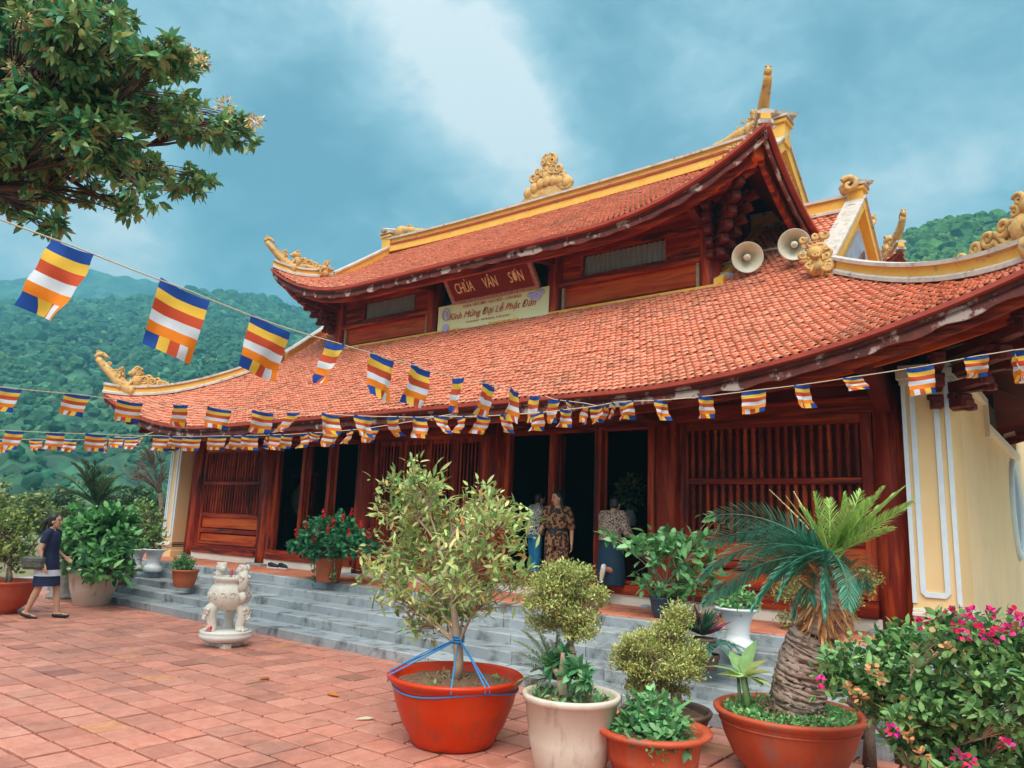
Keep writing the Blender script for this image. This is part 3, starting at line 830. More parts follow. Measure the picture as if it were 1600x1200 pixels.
# purlin along the eave, riding on the brackets and turning up with the roof
mb = MB(); xs = np.linspace(-9.3, 9.3, 81)
mb.tube(np.stack([xs, np.full(81, -.95), [LOW.front(np.array(x), np.array(.65))-.29 for x in xs]], 1), .085, 10)
mb.tube(np.stack([xs, np.full(81, -.35), [LOW.front(np.array(x), np.array(1.25))-.29 for x in xs]], 1), .085, 10)
mb.build('eave_purlin', M['wood_h'], temple)

for sg in (-1, 1):
    xs = np.linspace(sg*5.6, sg*9.25, 30); P = np.zeros((5, 30, 3))
    for k, (y_, dz) in enumerate(((0, -.20), (0, -.52), (.05, -.52), (.05, -.20), (0, -.20))):
        P[k, :, 0] = xs; P[k, :, 1] = -1.12+y_; P[k, :, 2] = [LOW.front(np.array(x), np.array(.48))+dz for x in xs]
    mb = MB(); grid(mb, P, 0, False); mb.build('corner_board', M['wood_bright'], temple)

def corner_brackets(parent, x, y, sg, z0, reach, rise, n=5):
    """stack of notched arms fanning out under a corner"""
    for di, d in enumerate(((sg, -1, 0), (sg*.25, -1, 0), (sg, -.25, 0))):
        d = nrm(np.array(d, float)); mb = MB(); Rr = reach*(1.0 if di == 0 else .72)
        for k in range(n):
            t = k/(n-1); L = Rr*(.30+.70*t); z = z0+rise*t
            p = V3(x, y, z); q = p+d*L+V3(0, 0, .10*t)
            mb.beam(p, q, .12, .095, 0)
            s2 = np.cross(d, V3(0, 0, 1)); A2 = np.array([d, s2, [0, 0, 1]])
            mb.obox(q+V3(0, 0, .015), (.045, .068, .075), A2, 0, .018); mb.obox(q+d*.045+V3(0, 0, -.02), (.03, .055, .04), A2, 0, .014)
            mb.obox(q-d*.12+V3(0, 0, .085), (.06, .085, .03), A2, 0, .012)
        mb.build('corner_bracket', M['wood_dark'], parent)
for sg in (-1, 1):
    corner_brackets(temple, sg*8.25, -.15, sg, 3.25, 1.75, .72, 5)
    # hip beam under the corner
    mb = MB(); mb.beam((sg*7.9, .3, 4.1), (sg*9.6, -1.32, LOW.eave(9.6)-.22), .2, .26, 0); mb.build('hip_beam', M['wood_bright'], temple)

# --- upper storey (front wall at y=1.6)
UX = [-4.8, -1.62, 1.62, 4.8]
for x in UX: column(x, 1.6, 5.45, 7.30, .185, temple, 'upper_column', False, .97)
for sg in (-1, 1):
    x0, x1 = (UX[0]+.17, UX[1]-.17) if sg < 0 else (UX[2]+.17, UX[3]-.17)
    mb = MB(); mb.box((x0, 1.60, 5.4), (x1, 1.66, 6.24), 0)
    mb.box((x0, 1.565, 5.86), (x1, 1.60, 5.885), 0)
    up = mb.build('upper_panel', M['wood_bright'], temple)
    mb = MB(); mb.box((x0-.05, 1.47, 6.24), (x1+.05, 1.70, 6.32), 0, .01); mb.box((x0, 1.52, 6.32), (x1, 1.68, 6.38), 0)
    mb.box((x0, 1.53, 6.84), (x1, 1.68, 6.95), 0); mb.box((x0-.1, 1.50, 6.95), (x1+.1, 1.72, 7.35), 0)
    v0, v1 = x0+.42, x1-.62
    if sg < 0: v0, v1 = x0+.62, x1-.42
    mb.box((x0, 1.56, 6.38), (v0, 1.66, 6.84), 0); mb.box((v1, 1.56, 6.38), (x1, 1.66, 6.84), 0)
    mb.build('upper_rail', M['wood_h'], up)
    mb = MB(); xs = np.linspace(v0+.04, v1-.04, 97)
    P = np.zeros((2, 97, 3)); P[:, :, 0] = xs; P[:, :, 1] = 1.63+.022*np.sin(np.arange(97)*PI/3); P[0, :, 2] = 6.42; P[1, :, 2] = 6.82
    grid(mb, P, 0, True); gv = mb.build('vent_grille', M['vent'], up)
    mb = MB(); mb.box((v0, 1.55, 6.38), (v1, 1.60, 6.42), 0); mb.box((v0, 1.55, 6.42), (v0+.04, 1.60, 6.84), 0); mb.box((v1-.04, 1.55, 6.42), (v1, 1.60, 6.84), 0)
    mb.build('vent_frame', M['wood_v'], gv)
    # thin pale posts beside the columns
    for x in (x0+.01, x1-.07): mb = MB(); mb.box((x, 1.53, 5.42), (x+.06, 1.60, 6.24), 0); mb.build('door_post', M['twig'], up)
    # side walls of the upper storey
    mb = MB(); mb.box((min(sg*4.72, sg*4.82), 1.75, 5.3), (max(sg*4.72, sg*4.82), 5.2, 7.6), 0); mb.build('upper_side_wall', M['wood_v'], temple)
mb = MB(); mb.box((-1.45, 1.95, 5.3), (1.45, 2.0, 7.6), 0); mb.box((-1.45, 1.58, 5.4), (1.45, 1.70, 5.62), 1); mb.box((-1.5, 1.5, 7.0), (1.5, 1.72, 7.3), 1)
mb.box((-4.8, 5.2, 5.3), (4.8, 5.3, 7.6), 0)
mb.build('upper_back_wall', [M['wood_dark'], M['wood_h']], temple)
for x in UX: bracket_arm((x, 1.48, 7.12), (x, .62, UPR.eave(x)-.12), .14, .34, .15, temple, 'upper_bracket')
mb = MB(); xs = np.linspace(-5.9, 5.9, 61)
mb.tube(np.stack([xs, np.full(61, .88), [UPR.front(np.array(x), np.array(.48))-.27 for x in xs]], 1), .075, 10)
mb.build('upper_purlin', M['wood_h'], temple)
for sg in (-1, 1):
    corner_brackets(temple, sg*4.85, 1.55, sg, 6.25, 1.15, .78, 6)
    mb = MB(); mb.beam((sg*4.7, 1.7, 7.35), (sg*6.02, .58, UPR.eave(6.02)-.2), .17, .22, 0); mb.build('hip_beam', M['wood_bright'], temple)
    mb = MB(); mb.lathe([(.20, 5.42), (.20, 6.0)], 14, (sg*4.97, 1.75, 0)); mb.build('drain_pipe', M['slate'], temple)

# ------------------------------------------------------------------ terrace and steps
steps = thing('stone_steps', 'wide grey stone stairs with five steps climbing to the red terrace', 'stairs', (CX, 7.9, 0))
LEV = [.128, .256, .384, .512, .64]; YR = [6.92, 7.34, 7.76, 8.18, 8.60]
for k in range(5):
    mb = MB(); x = -9.8; y0 = YR[k]-7.9; y1 = (YR[k]+.50 if k < 4 else 8.9)-7.9
    while x < 10.4:
        L = random.choice((1.25, 1.4, 1.55, 1.1)); x2 = min(x+L, 10.45)
        g = random.uniform(.82, 1.12); gt = random.uniform(-.03, .03)
        mb.box((x+.003, y0+random.uniform(-.006, .006), LEV[k]-.14), (x2-.003, y1, LEV[k]+random.uniform(-.003, .003)), 0, .012, (g, g*(1+gt*.4), g*(1+gt)))
        x = x2
    mb.build('step', M['stone'], steps)
mb = MB(); mb.box((-9.8, 8.74-7.9, .3), (10.4, 10.0-7.9, .648), 0)
tb = MB()
for i in range(66):
    for j in range(4):
        x = -9.8+i*.306; y = 8.68-7.9+j*.306; g = random.uniform(.8, 1.15)
        tb.box((x+.005, y+.004, .60), (x+.301, y+.302, .655+random.uniform(-.002, .002)), 0, .006, (g, g, g))
M['terrace_tile2'] = mat('terrace_tile_laid', (.55, .17, .09), .5, (.60, .23, .14), 3, bump=.1, usecol=True)
tb.build('terrace_tiles', M['terrace_tile2'], steps)
mb.build('terrace_bed', M['mortar'], steps)

# ------------------------------------------------------------------ courtyard paving, ground
pv = MB(); T = .3135
for j in range(-3, 20):
    y = 1.02+j*.308
    off = random.choice((0, .5, .5, .33))*T
    for i in range(-72, 14):
        x = i*T+off
        g = random.gauss(1, .095); h = random.gauss(0, .04); yel = random.random() < .02
        c = np.array([g, g*(1+h), g*(1+h*1.3)])
        if random.random() < .05: c *= .75
        if yel: c = np.array([1.05, 1.12, .85])
        tl = random.gauss(0, .006); tl2 = random.gauss(0, .006)
        A = np.array([[1, 0, tl], [0, 1, tl2], [-tl, -tl2, 1]], float)
        pv.obox((x, y, -.03+random.gauss(0, .0026)), (T/2-.011, .154-.0135, .03), A, 0, .005, c)
pav = pv.build('courtyard_pavement', M['paver'])
tag(pav, 'worn terracotta paving tiles covering the temple courtyard', 'pavement', None, 'structure')
mb = MB(); mb.box((-23.2, -.6, -.066), (5.2, 7.5, -.04), 0); o = mb.build('paving_bed', M['mortar']); tag(o, 'dark mortar between the courtyard paving tiles', 'mortar bed', None, 'structure')
M['concrete'] = mat('pale_bounce_concrete', (.60, .50, .38), .85, (.66, .56, .44), 1.5, bump=.2, bscale=20, var2=(.36, .33, .28), scale2=.8)
mb = MB(); mb.box((.70, 7.52, -.06), (14, 34, -.004), 0); o = mb.build('bounce_slab', M['concrete']); tag(o, 'added unseen pale concrete slab bouncing light onto the right side wall', 'pavement', None, 'structure')  # out-of-view ground added to bounce warm light up the shaded side wall
M['earth'] = mat('earth_and_grass', (.16, .17, .07), .95, (.26, .20, .12), .6, bump=.6, bscale=6)
mb = MB(); mb.add([(-3000, -3000, -.07), (3000, -3000, -.07), (3000, 3000, -.07), (-3000, 3000, -.07)], [(0, 1, 2, 3)], 0)
o = mb.build('ground', M['earth']); tag(o, 'grassy earth beyond the courtyard', 'ground', None, 'structure')
# ================================================================== plants: helpers
LT = np.array([[0, 0, 0], [.33, -1, .5], [.33, 0, 0], [.33, 1, .5], [.70, -.82, .45], [.70, 0, 0], [.70, .82, .45], [1, 0, 0]])
LF = [(0, 2, 1), (0, 3, 2), (1, 2, 5, 4), (2, 3, 6, 5), (4, 5, 7), (5, 6, 7)]
def rdir(n, up=0.0):
    v = RNG.normal(0, 1, (n, 3)); v[:, 2] += up; return v/np.linalg.norm(v, axis=1, keepdims=True)
def leaves(mb, P, D, L, W, cols, droop=.25, fold=.35, mat=0, roll=.5):
    """N leaf blades from P along D; L, W length and half width; cols (N,3)"""
    n = len(P); P = np.asarray(P, float); D = np.asarray(D, float)
    D = D/np.maximum(np.linalg.norm(D, axis=1, keepdims=True), 1e-9)
    U = np.zeros((n, 3)); U[:, 2] = 1; U += RNG.normal(0, roll, (n, 3))
    S = np.cross(D, U); S /= np.maximum(np.linalg.norm(S, axis=1, keepdims=True), 1e-6); Nn = np.cross(S, D)
    L = np.broadcast_to(L, n)[:, None]; W = np.broadcast_to(W, n)[:, None]
    V = np.zeros((n, 8, 3))
    for i, (t, s, h) in enumerate(LT):
        V[:, i] = P + D*(t*L) + S*(s*W) + Nn*(h*fold*W - droop*t*t*L)
    c = np.repeat(np.asarray(cols)[:, None, :], 8, 1)
    c[:, [2, 5]] *= 1.12
    mb.addarr(V, LF, mat, True, c)
def tint(n, base, sd=.16, alts=()):
    """per-leaf colours around base, a share of them from alts [(colour, share)]"""
    c = np.tile(np.asarray(base, float), (n, 1))
    r = RNG.random(n); acc = 0
    for col, sh in alts:
        m = (r >= acc) & (r < acc+sh); c[m] = col; acc += sh
    k = np.exp(RNG.normal(0, sd, n))[:, None]
    h = RNG.normal(0, sd*.4, n)
    c = c*k; c[:, 0] *= 1+h; return np.clip(c, .004, .95)
def px_ell(px, py, rx, ry, Y=None, depth=None, dy=1.0):
    c = at(px, py, Y=Y) if Y is not None else at(px, py, depth=depth)
    d = (c-CAM) @ FW; return c, np.array([rx*d/F_PX, rx*d/F_PX*dy, ry*d/F_PX])
def in_ells(ells, n, shell=.55):
    """n points spread through a union of ellipsoids, thicker towards the surface"""
    w = np.array([r[0]*r[1]*r[2] for c, r in ells])**.75; w /= w.sum()
    k = RNG.choice(len(ells), n, p=w); d = rdir(n); rr = (shell+(1-shell)*RNG.random(n))**.6
    small = RNG.random(n) < .25; rr[small] *= RNG.random(small.sum())
    C = np.array([c for c, r in ells])[k]; Rr = np.array([r for c, r in ells])[k]
    return C+d*Rr*rr[:, None], d
def bez(a, b, c, n):
    t = np.linspace(0, 1, n)[:, None]; return (1-t)**2*a+2*t*(1-t)*b+t*t*c
def limbs(mb, root, targets, r0, k=6, fork=.35, n=7, sides=6, twig=.004, wob=.05):
    """trunk splitting into k limbs and a twig to every target"""
    root = np.asarray(root, float); T = np.asarray(targets, float)
    cen = T[RNG.choice(len(T), min(k, len(T)), replace=False)].copy()
    for _ in range(4):
        lab = np.argmin(((T[:, None]-cen[None])**2).sum(-1), 1)
        for i in range(len(cen)):
            if (lab == i).any(): cen[i] = T[lab == i].mean(0)
    for i in range(len(cen)):
        mine = T[lab == i]
        if not len(mine): continue
        hub = root+(cen[i]-root)*(.55+.2*RNG.random())
        hub += RNG.normal(0, wob, 3)*np.linalg.norm(hub-root)
        ctrl = root+(hub-root)*.5+V3(0, 0, 1)*np.linalg.norm(hub-root)*fork*.5*RNG.uniform(.2, 1)
        p = bez(root, ctrl, hub, n); r1 = r0*RNG.uniform(.42, .6)
        mb.tube(p, np.linspace(r0*.8, r1, n), sides)
        for q in mine:
            L = np.linalg.norm(q-hub); m = hub+(q-hub)*.5+RNG.normal(0, .10, 3)*L+V3(0, 0, .08*L)
            mb.tube(bez(hub, m, q, 5), np.linspace(min(r1*.6, twig*3.2), twig, 5), 4, caps=False)
def pot_part(th, prof, mt, name='pot', soil_z=None, soil_r=None, soil_m='soil', n=40, sq=1.0):
    mb = MB(); mb.lathe(prof, n, (0, 0, 0)); o = mb.build(name, M[mt], th)
    if soil_z is not None:
        s = MB(); rr = np.linspace(0, soil_r, 9); a = np.linspace(0, 2*PI, 33)
        P = np.zeros((9, 33, 3))
        for i, r in enumerate(rr):
            P[i, :, 0] = r*np.cos(a); P[i, :, 1] = r*np.sin(a)
            P[i, :, 2] = soil_z+.03*(1-(r/soil_r)**2)+np.where(np.arange(33) % 32 == 0, 0, RNG.normal(0, .006, 33))
        grid(s, P, 0, True); s.build('soil', M[soil_m], th)
    return o
def bowl(R_, H, rim=.06, foot=.62, lip=.05):
    """wide bowl with a rolled rim; outside up, over the lip, down inside"""
    return [(0, .0), (R_*foot*.9, 0), (R_*foot, .015), (R_*foot*1.02, .05), (R_*.76, H*.30), (R_*.88, H*.6), (R_*.94, H-lip*1.4), (R_*.95, H-lip*1.25), (R_*.985, H-lip), (R_*1.02, H-lip*.5), (R_*1.02, H-.012), (R_*.99, H), (R_*.94, H-.005), (R_*.91, H-.03), (R_*.88, H-.12), (R_*.5, H-.2), (0, H-.2)]
def plain_pot(R_, r, H, lip=.04):
    return [(0, 0), (r*.96, 0), (r, .012), (r+(R_-r)*.55, H*.45), (R_*.955, H-lip), (R_*1.0, H-lip*.9), (R_*1.02, H-lip*.3), (R_*1.0, H), (R_*.93, H), (R_*.90, H-.02), (R_*.86, H-.1), (0, H-.1)]
def local(pts, th): return np.asarray(pts)-np.array(th.location)

def frond(mb, path, w, n, base, tipc=None, vee=.45, ang=58, wid=.011, rach=.011, mat=0, rmat=0, sd=.14, start=.12, roll=0.0):
    """feather leaf: arching midrib with narrow leaflets both sides"""
    path = np.asarray(path, float); m = len(path)
    seg = np.r_[0, np.cumsum(np.linalg.norm(np.diff(path, axis=0), axis=1))]; Lt = seg[-1]
    mb.tube(path, np.linspace(rach, rach*.25, m), 5, rmat, False, True, np.asarray(base)*1.25)
    ts = np.linspace(start, .985, n); P = []; D = []; Ls = []; C = []
    for t in ts:
        s = t*Lt; i = min(np.searchsorted(seg, s, 'right')-1, m-2); f = (s-seg[i])/max(seg[i+1]-seg[i], 1e-6)
        p = path[i]+(path[i+1]-path[i])*f; T_ = nrm(path[i+1]-path[i]); sd_, up = frame(T_); sd_, up = sd_*math.cos(roll)+up*math.sin(roll), up*math.cos(roll)-sd_*math.sin(roll)
        l = w*math.sin(PI*min(1, .16+t*.80))**.7
        for sg in (-1, 1):
            a = R(ang*(1-.45*t)); d = T_*math.cos(a)+(sd_*sg*math.cos(vee)+up*math.sin(vee))*math.sin(a)
            P.append(p); D.append(d+RNG.normal(0, .05, 3)); Ls.append(l*RNG.uniform(.9, 1.08))
            C.append(np.asarray(base) if tipc is None else np.asarray(base)*(1-t)+np.asarray(tipc)*t)
    P = np.array(P); C = np.array(C)*np.exp(RNG.normal(0, sd, len(P)))[:, None]
    leaves(mb, P, np.array(D), np.array(Ls), wid, C, .18, .5, mat, .12)

# ------------------------------------------------------------------ hills
def hill(name, label, ridge_px, rad, rad0, azstep, nr, bump, cell, mt, seed, base_z=-1.0):
    """wooded slope whose crest runs along the given sky line at distance rad"""
    az = []; el = []
    for (px, py) in ridge_px:
        d = ray(px, py); az.append(math.atan2(-d[0], d[1])); el.append(d[2]/math.hypot(d[0], d[1]))
    az = np.array(az); el = np.array(el); o = np.argsort(az); az, el = az[o], el[o]
    A = np.arange(az[0], az[-1], azstep); E_ = np.interp(A, az, el)
    k = max(3, int(.012/azstep)); ker = np.hanning(k+2)[1:-1]; ker /= ker.sum()
    E_ = np.convolve(np.pad(E_, k, mode='edge'), ker, 'same')[k:-k]
    t = np.linspace(0, 1.25, nr); P = np.zeros((nr, len(A), 3))
    for j, (a, e) in enumerate(zip(A, E_)):
        H_ = rad*e+CAM[2]
        gully = .022*math.sin(a*37+seed)+.018*math.sin(a*71+2*seed)
        for i, tt in enumerate(t):
            r = rad0+(rad-rad0)*tt*(1+gully*(1-min(tt, 1))*1.2)
            if tt <= 1: z = base_z+(H_-base_z)*(tt**1.12)
            else: z = H_-(tt-1)*(rad-rad0)*.35
            x, y = -math.sin(a)*r, math.cos(a)*r
            q = Vector((x/cell, y/cell, seed*3.1))
            d1 = mnoise.voronoi(q)[0][0]; d2 = mnoise.noise(q*.21)
            z += bump*(.75-min(d1, .9))*(.7+.6*abs(mnoise.noise(q*.5)))*1.3+d2*bump*.9*min(tt*4, 1)*(1 if tt < .96 else .5)
            P[i, j] = (x, y, z)
    mb = MB(); grid(mb, P, 0, True)
    o = mb.build(name, M[mt]); tag(o, label, 'hill', None, 'structure'); return P
M['forest'] = mat('forest_canopy', (.03, .10, .055), .95, (.055, .145, .06), .16, bump=1.0, bscale=1.6, var2=(.024, .062, .04), scale2=.30, thr2=(.48, .62), detail=8)
M['forest_far'] = mat('far_forest_canopy', (.03, .09, .06), .95, (.045, .12, .065), .05, bump=1.0, bscale=.4, var2=(.028, .07, .05), scale2=.10, thr2=(.48, .66), detail=8)
tree_cells(M['forest'], 6.5, .45, 1.5); tree_cells(M['forest_far'], 16, .6, 1.3)
def icosphere():
    import bmesh
    bm = bmesh.new(); bmesh.ops.create_icosphere(bm, subdivisions=2, radius=1); bm.verts.ensure_lookup_table()
    v = np.array([q.co[:] for q in bm.verts]); f = [tuple(w.index for w in p.verts) for p in bm.faces]; bm.free(); return v, f
def woods(P, n, size, label, lo, hi_, px0, px1, rr):
    """separate tree crowns standing all over a slope"""
    nr, na, _ = P.shape; v0, f0 = icosphere()
    r = np.hypot(P[:, na//2, 0], P[:, na//2, 1]); wt = r/r.sum()
    az = lambda px: math.atan2(-ray(px, 600)[0], ray(px, 600)[1])
    A = np.arctan2(-P[0, :, 0], P[0, :, 1]); ok = np.where((A < az(px0)) & (A > az(px1)))[0]
    wt = r**1.3; wt /= wt.sum(); i = RNG.choice(nr, n, p=wt); k = RNG.choice(ok, n); size = size*(r[i]/rr)**.75
    c = P[i, k]+RNG.normal(0, 1, (n, 3))*size[:, None]*.25; s = size*np.exp(RNG.normal(0, .30, n))
    V = np.repeat(v0[None], n, 0)*(1+RNG.normal(0, .17, (n, len(v0), 1))); V = V*np.stack([s, s, s*RNG.uniform(.7, 1.15, n)], 1)[:, None]+(c+np.stack([0*size, 0*size, size*.2], 1))[:, None]
    t = RNG.random(n)[:, None]; col = np.asarray(lo)*(1-t)+np.asarray(hi_)*t; col = col*np.exp(RNG.normal(0, .22, n))[:, None]
    yel = RNG.random(n) < .07; col[yel] *= np.array([1.7, 1.25, .9])
    mb = MB(); mb.addarr(V, f0, 0, False, col); o = mb.build('forest', M['crowns']); tag(o, label, 'forest', None, 'stuff')
M['crowns'] = mat('tree_crowns', (1, 1, 1), .95, (.45, .5, .45), .55, bump=1.0, bscale=2.5, usecol=True, spec=.1, detail=9)
H1 = hill('hill', 'steep forested hillside rising behind the courtyard', [(-420, 520), (-150, 500), (0, 492), (110, 484), (190, 478), (270, 470), (350, 466), (430, 474), (480, 498), (560, 552), (680, 630), (800, 700)], 520, 95, .0022, 230, 5.0, 6.5, 'forest', 3)
hill('hill', 'pale far hill crest fading into low cloud', [(-420, 440), (-150, 432), (0, 440), (70, 432), (150, 424), (230, 436), (300, 462), (380, 505), (470, 560), (560, 620)], 900, 560, .0030, 80, 8, 14, 'forest_far', 8, 0)
H3 = hill('hill', 'green wooded hill standing behind the temple roof', [(1130, 640), (1250, 520), (1330, 465), (1385, 412), (1410, 380), (1440, 362), (1490, 354), (1545, 352), (1600, 344), (1720, 352), (1850, 400), (1960, 520)], 260, 75, .0024, 170, 3.4, 4.6, 'forest', 5)

woods(H1, 18000, 1.95, 'dense wood covering the steep left hillside', (.036, .115, .07), (.062, .16, .085), -60, 620, 420)
woods(H3, 5000, 1.35, 'bright green wood covering the hill behind the temple roof', (.05, .14, .035), (.11, .22, .055), 1300, 1700, 240)
# ------------------------------------------------------------------ big tree reaching in at the upper left
tree = thing('shade_tree', 'large broad leaved shade tree with cream seed clusters reaching over the flags', 'tree', (-13.4, .9, 0))
TE = [(-60, 60, 120, 110), (40, 50, 95, 85), (130, 62, 90, 58), (70, 135, 110, 55), (205, 112, 66, 42), (265, 92, 42, 26), (312, 96, 22, 20), (225, 165, 62, 38), (300, 190, 55, 34), (362, 205, 40, 30), (150, 222, 72, 42), (215, 262, 52, 32), (292, 285, 40, 22), (-40, 200, 90, 60), (25, 296, 42, 38), (72, 308, 30, 26), (60, 345, 34, 14), (148, 300, 26, 22), (205, 325, 24, 28), (165, 10, 55, 26), (40, -20, 120, 50), (225, 300, 20, 26), (-60, 320, 60, 50)]
ells = [px_ell(a, b, c, d, depth=8.2+1.4*math.sin(i*2.3)) for i, (a, b, c, d) in enumerate(TE)]+[px_ell(a, b, c, d, depth=7.3) for a, b, c, d in ((95, 165, 75, 42), (15, 190, 60, 48), (165, 168, 60, 34), (60, 255, 60, 34), (130, 235, 60, 24))]
tw, td = in_ells(ells, 2250, .25)
tr = MB(); base = np.array(tree.location)
fk = base+V3(.3, .1, 3.6)
tr.tube([base, base+V3(.08, .02, 1.2), base+V3(.12, .1, 2.4), fk], [.30, .22, .20, .19], 12)
big = [at(30, 155, depth=8.6), at(-40, 215, depth=8.4), at(20, 60, depth=9), at(-60, 300, depth=8.0)]
gr = np.argmin(((tw[:, None]-np.array([at(220, 120, depth=9), at(220, 225, depth=8.4), at(60, 20, depth=9), at(60, 310, depth=8)])[None])**2).sum(-1), 1)
for i, b in enumerate(big):
    mid = (fk+b)/2+V3(0, 0, .25)
    tr.tube(bez(fk, mid, b, 10), np.linspace(.15, .075, 10), 9)
    tg = tw[gr == i]
    if len(tg): limbs(tr, b, tg, .05, 34, .2, 8, 6, .004, .06)
for vv in range(len(tr.V)): tr.V[vv] = tr.V[vv]-base
tr.build('trunk', M['bark_red'], tree)
lf = MB(); Pn = []; Dn = []
for c, d in zip(tw, td):
    n = RNG.integers(9, 15); dd = nrm(d*.6+V3(0, 0, .25)+RNG.normal(0, .4, 3)); s_, u_ = frame(dd)
    a = np.arange(n)*2.4+RNG.random()*6; el = RNG.uniform(.15, 1.15, n)
    for q, e_ in zip(a, el):
        Dn.append(dd*math.sin(e_)*.8+(s_*math.cos(q)+u_*math.sin(q))*math.cos(e_)); Pn.append(c+RNG.normal(0, .02, 3))
Pn = np.array(Pn); Dn = np.array(Dn); n = len(Pn)
leaves(lf, Pn-base, Dn, RNG.uniform(.085, .155, n), RNG.uniform(.019, .029, n), tint(n, (.115, .23, .085), .25, [((.24, .28, .11), .26), ((.06, .19, .11), .25), ((.28, .17, .09), .05)]), .28, .4)
lf.build('crown', M['leaf'], tree)
fl = MB()
for (px, py) in ((36, 34), (24, 106), (80, 136), (136, 166), (188, 100), (262, 68), (150, 22), (120, 10), (300, 86), (318, 100), (352, 165), (398, 190), (205, 312), (205, 258), (160, 92)):
    c = at(px, py, depth=7.35 if px < 150 else 8.0); n = 75
    d = rdir(n); P = c+d*RNG.uniform(.02, .085, n)[:, None]
    leaves(fl, P-base, d+RNG.normal(0, .4, (n, 3)), .055, .009, tint(n, (.62, .48, .27), .25, [((.36, .16, .09), .22)]), .1, .3)
fl.build('seed_clusters', M['leaf'], tree)

# ------------------------------------------------------------------ garden trees and bushes beyond the courtyard, at the left
def bush(name, label, cat, ell_px, depth, nclus, nleaf, ll, lw, col, alts, sd=.2, trunk_h=None, group=None):
    E2 = [px_ell(*e, depth=depth*(1+.03*math.sin(7*i))) for i, e in enumerate(ell_px)]
    cen = np.mean([c for c, r in E2], 0); base = V3(cen[0], cen[1], -.05)
    th = thing(name, label, cat, base, 0, group)
    tg, d = in_ells(E2, nclus, .4)
    tr = MB(); root = V3(cen[0], cen[1], max(.25, min(c[2]-r[2] for c, r in E2)*.8))
    tr.tube([base, (base+root)/2+V3(.03, 0, 0), root], [.10, .075, .06], 8); limbs(tr, root, tg, .05, 6, .4, 6, 5, .006)
    for i in range(len(tr.V)): tr.V[i] = tr.V[i]-base
    tr.build('trunk', M['bark'], th)
    n = nclus*nleaf; P = np.repeat(tg, nleaf, 0)+RNG.normal(0, ll*.35, (n, 3)); D = np.repeat(d, nleaf, 0)*.5+rdir(n, .4)
    lf = MB(); leaves(lf, P-base, D, RNG.uniform(.7, 1.2, n)*ll, lw, tint(n, col, sd, alts), .25, .4); lf.build('crown', M['leaf'], th)
    return th
bush('garden_tree', 'pale olive bushy tree far left behind the red bowl', 'tree', [(10, 800, 60, 36), (50, 806, 36, 28), (-50, 790, 60, 50)], 24, 260, 16, .17, .05, (.15, .19, .06), [((.22, .23, .08), .3), ((.07, .12, .05), .25)])
bush('garden_tree', 'grey green bushy tree below the hill, left of the potted palm', 'tree', [(85, 790, 40, 26), (70, 812, 30, 20)], 30, 150, 15, .2, .06, (.085, .13, .06), [((.15, .18, .08), .3)])
bush('garden_tree', 'dark rounded tree between the palm and the left pilaster', 'tree', [(185, 795, 30, 24), (230, 790, 34, 26), (210, 775, 24, 18)], 34, 190, 15, .2, .06, (.06, .11, .05), [((.11, .15, .06), .3)])
bush('garden_tree', 'low yellowish tree crown beside the left temple corner', 'tree', [(255, 810, 30, 30), (285, 800, 26, 30)], 38, 130, 15, .22, .06, (.12, .16, .055), [((.07, .11, .05), .3)])
# bare tree near the left corner
b0 = at(262, 860, depth=27); b0[2] = -.05
bare = thing('bare_tree', 'leafless twiggy tree beside the left pilaster', 'tree', b0)
tb = MB(); tg, _ = in_ells([px_ell(232, 712, 34, 30, depth=27), px_ell(210, 735, 26, 26, depth=27), px_ell(255, 735, 16, 30, depth=27)], 130, .2)
rt = at(250, 770, depth=27); tb.tube([b0, (b0+rt)/2, rt], [.12, .10, .08], 8); limbs(tb, rt, tg, .06, 9, .3, 7, 5, .011, .12)
for i in range(len(tb.V)): tb.V[i] = tb.V[i]-b0
tb.build('trunk', M['bark'], bare)
# palm in the garden
p0 = at(148, 905, depth=20); p0[2] = -.05
palm = thing('garden_palm', 'dark cycad palm with stiff fronds against the hillside', 'palm', p0)
pc = at(150, 790, depth=20); mb = MB()
mb.tube([p0, p0*.5+pc*.5, pc], [.24, .2, .22], 12); mb.V[0] = mb.V[0]-p0; mb.build('trunk', M['bark'], palm)
mb = MB()
for (tx, ty) in ((62, 762), (88, 742), (112, 724), (128, 720), (146, 722), (168, 728), (190, 742), (205, 764), (95, 775), (200, 785), (150, 735), (120, 742), (175, 748)):
    tip = at(tx, ty, depth=20+RNG.uniform(-.9, .9)); c = pc+(tip-pc)*.55+V3(0, 0, .30)
    frond(mb, bez(pc, c, tip, 9)-p0, .34, 26, (.035, .07, .03), (.06, .09, .035), .5, 55, .022, .016)
mb.build('crown', M['leaf'], palm)
# ================================================================== potted plants of the courtyard
def potted(name, label, base, ells_, Yp, nclus, nleaf, ll, lw, col, alts, root_px=None, r0=.03, k=6, sd=.2, cat='potted plant', group=None, bark='twig', dy=1.0, shell=.5, up=.5, droop=.25, fold=.35, twig=.0035, root=None, cone=.5, th=None):
    th = th or thing(name, label, cat, base, 0, group); b = np.array(th.location)
    E2 = [px_ell(*e, Y=(Yp[i] if isinstance(Yp, (list, tuple)) else Yp), dy=dy) for i, e in enumerate(ells_)]
    tg, d = in_ells(E2, nclus, shell)
    if root is None: root = at(*root_px, Y=b[1])
    tr = MB(); limbs(tr, root, tg, r0, k, .35, 7, 6, twig, .05)
    foot = V3(b[0], b[1], b[2]+.02)+(root-b)*V3(.3, .3, 0)
    return th, E2, tg, d, tr, root
def finish(th, tr, bark='twig', nm='trunk'):
    b = np.array(th.location)
    for i in range(len(tr.V)): tr.V[i] = tr.V[i]-b
    return tr.build(nm, M[bark], th)
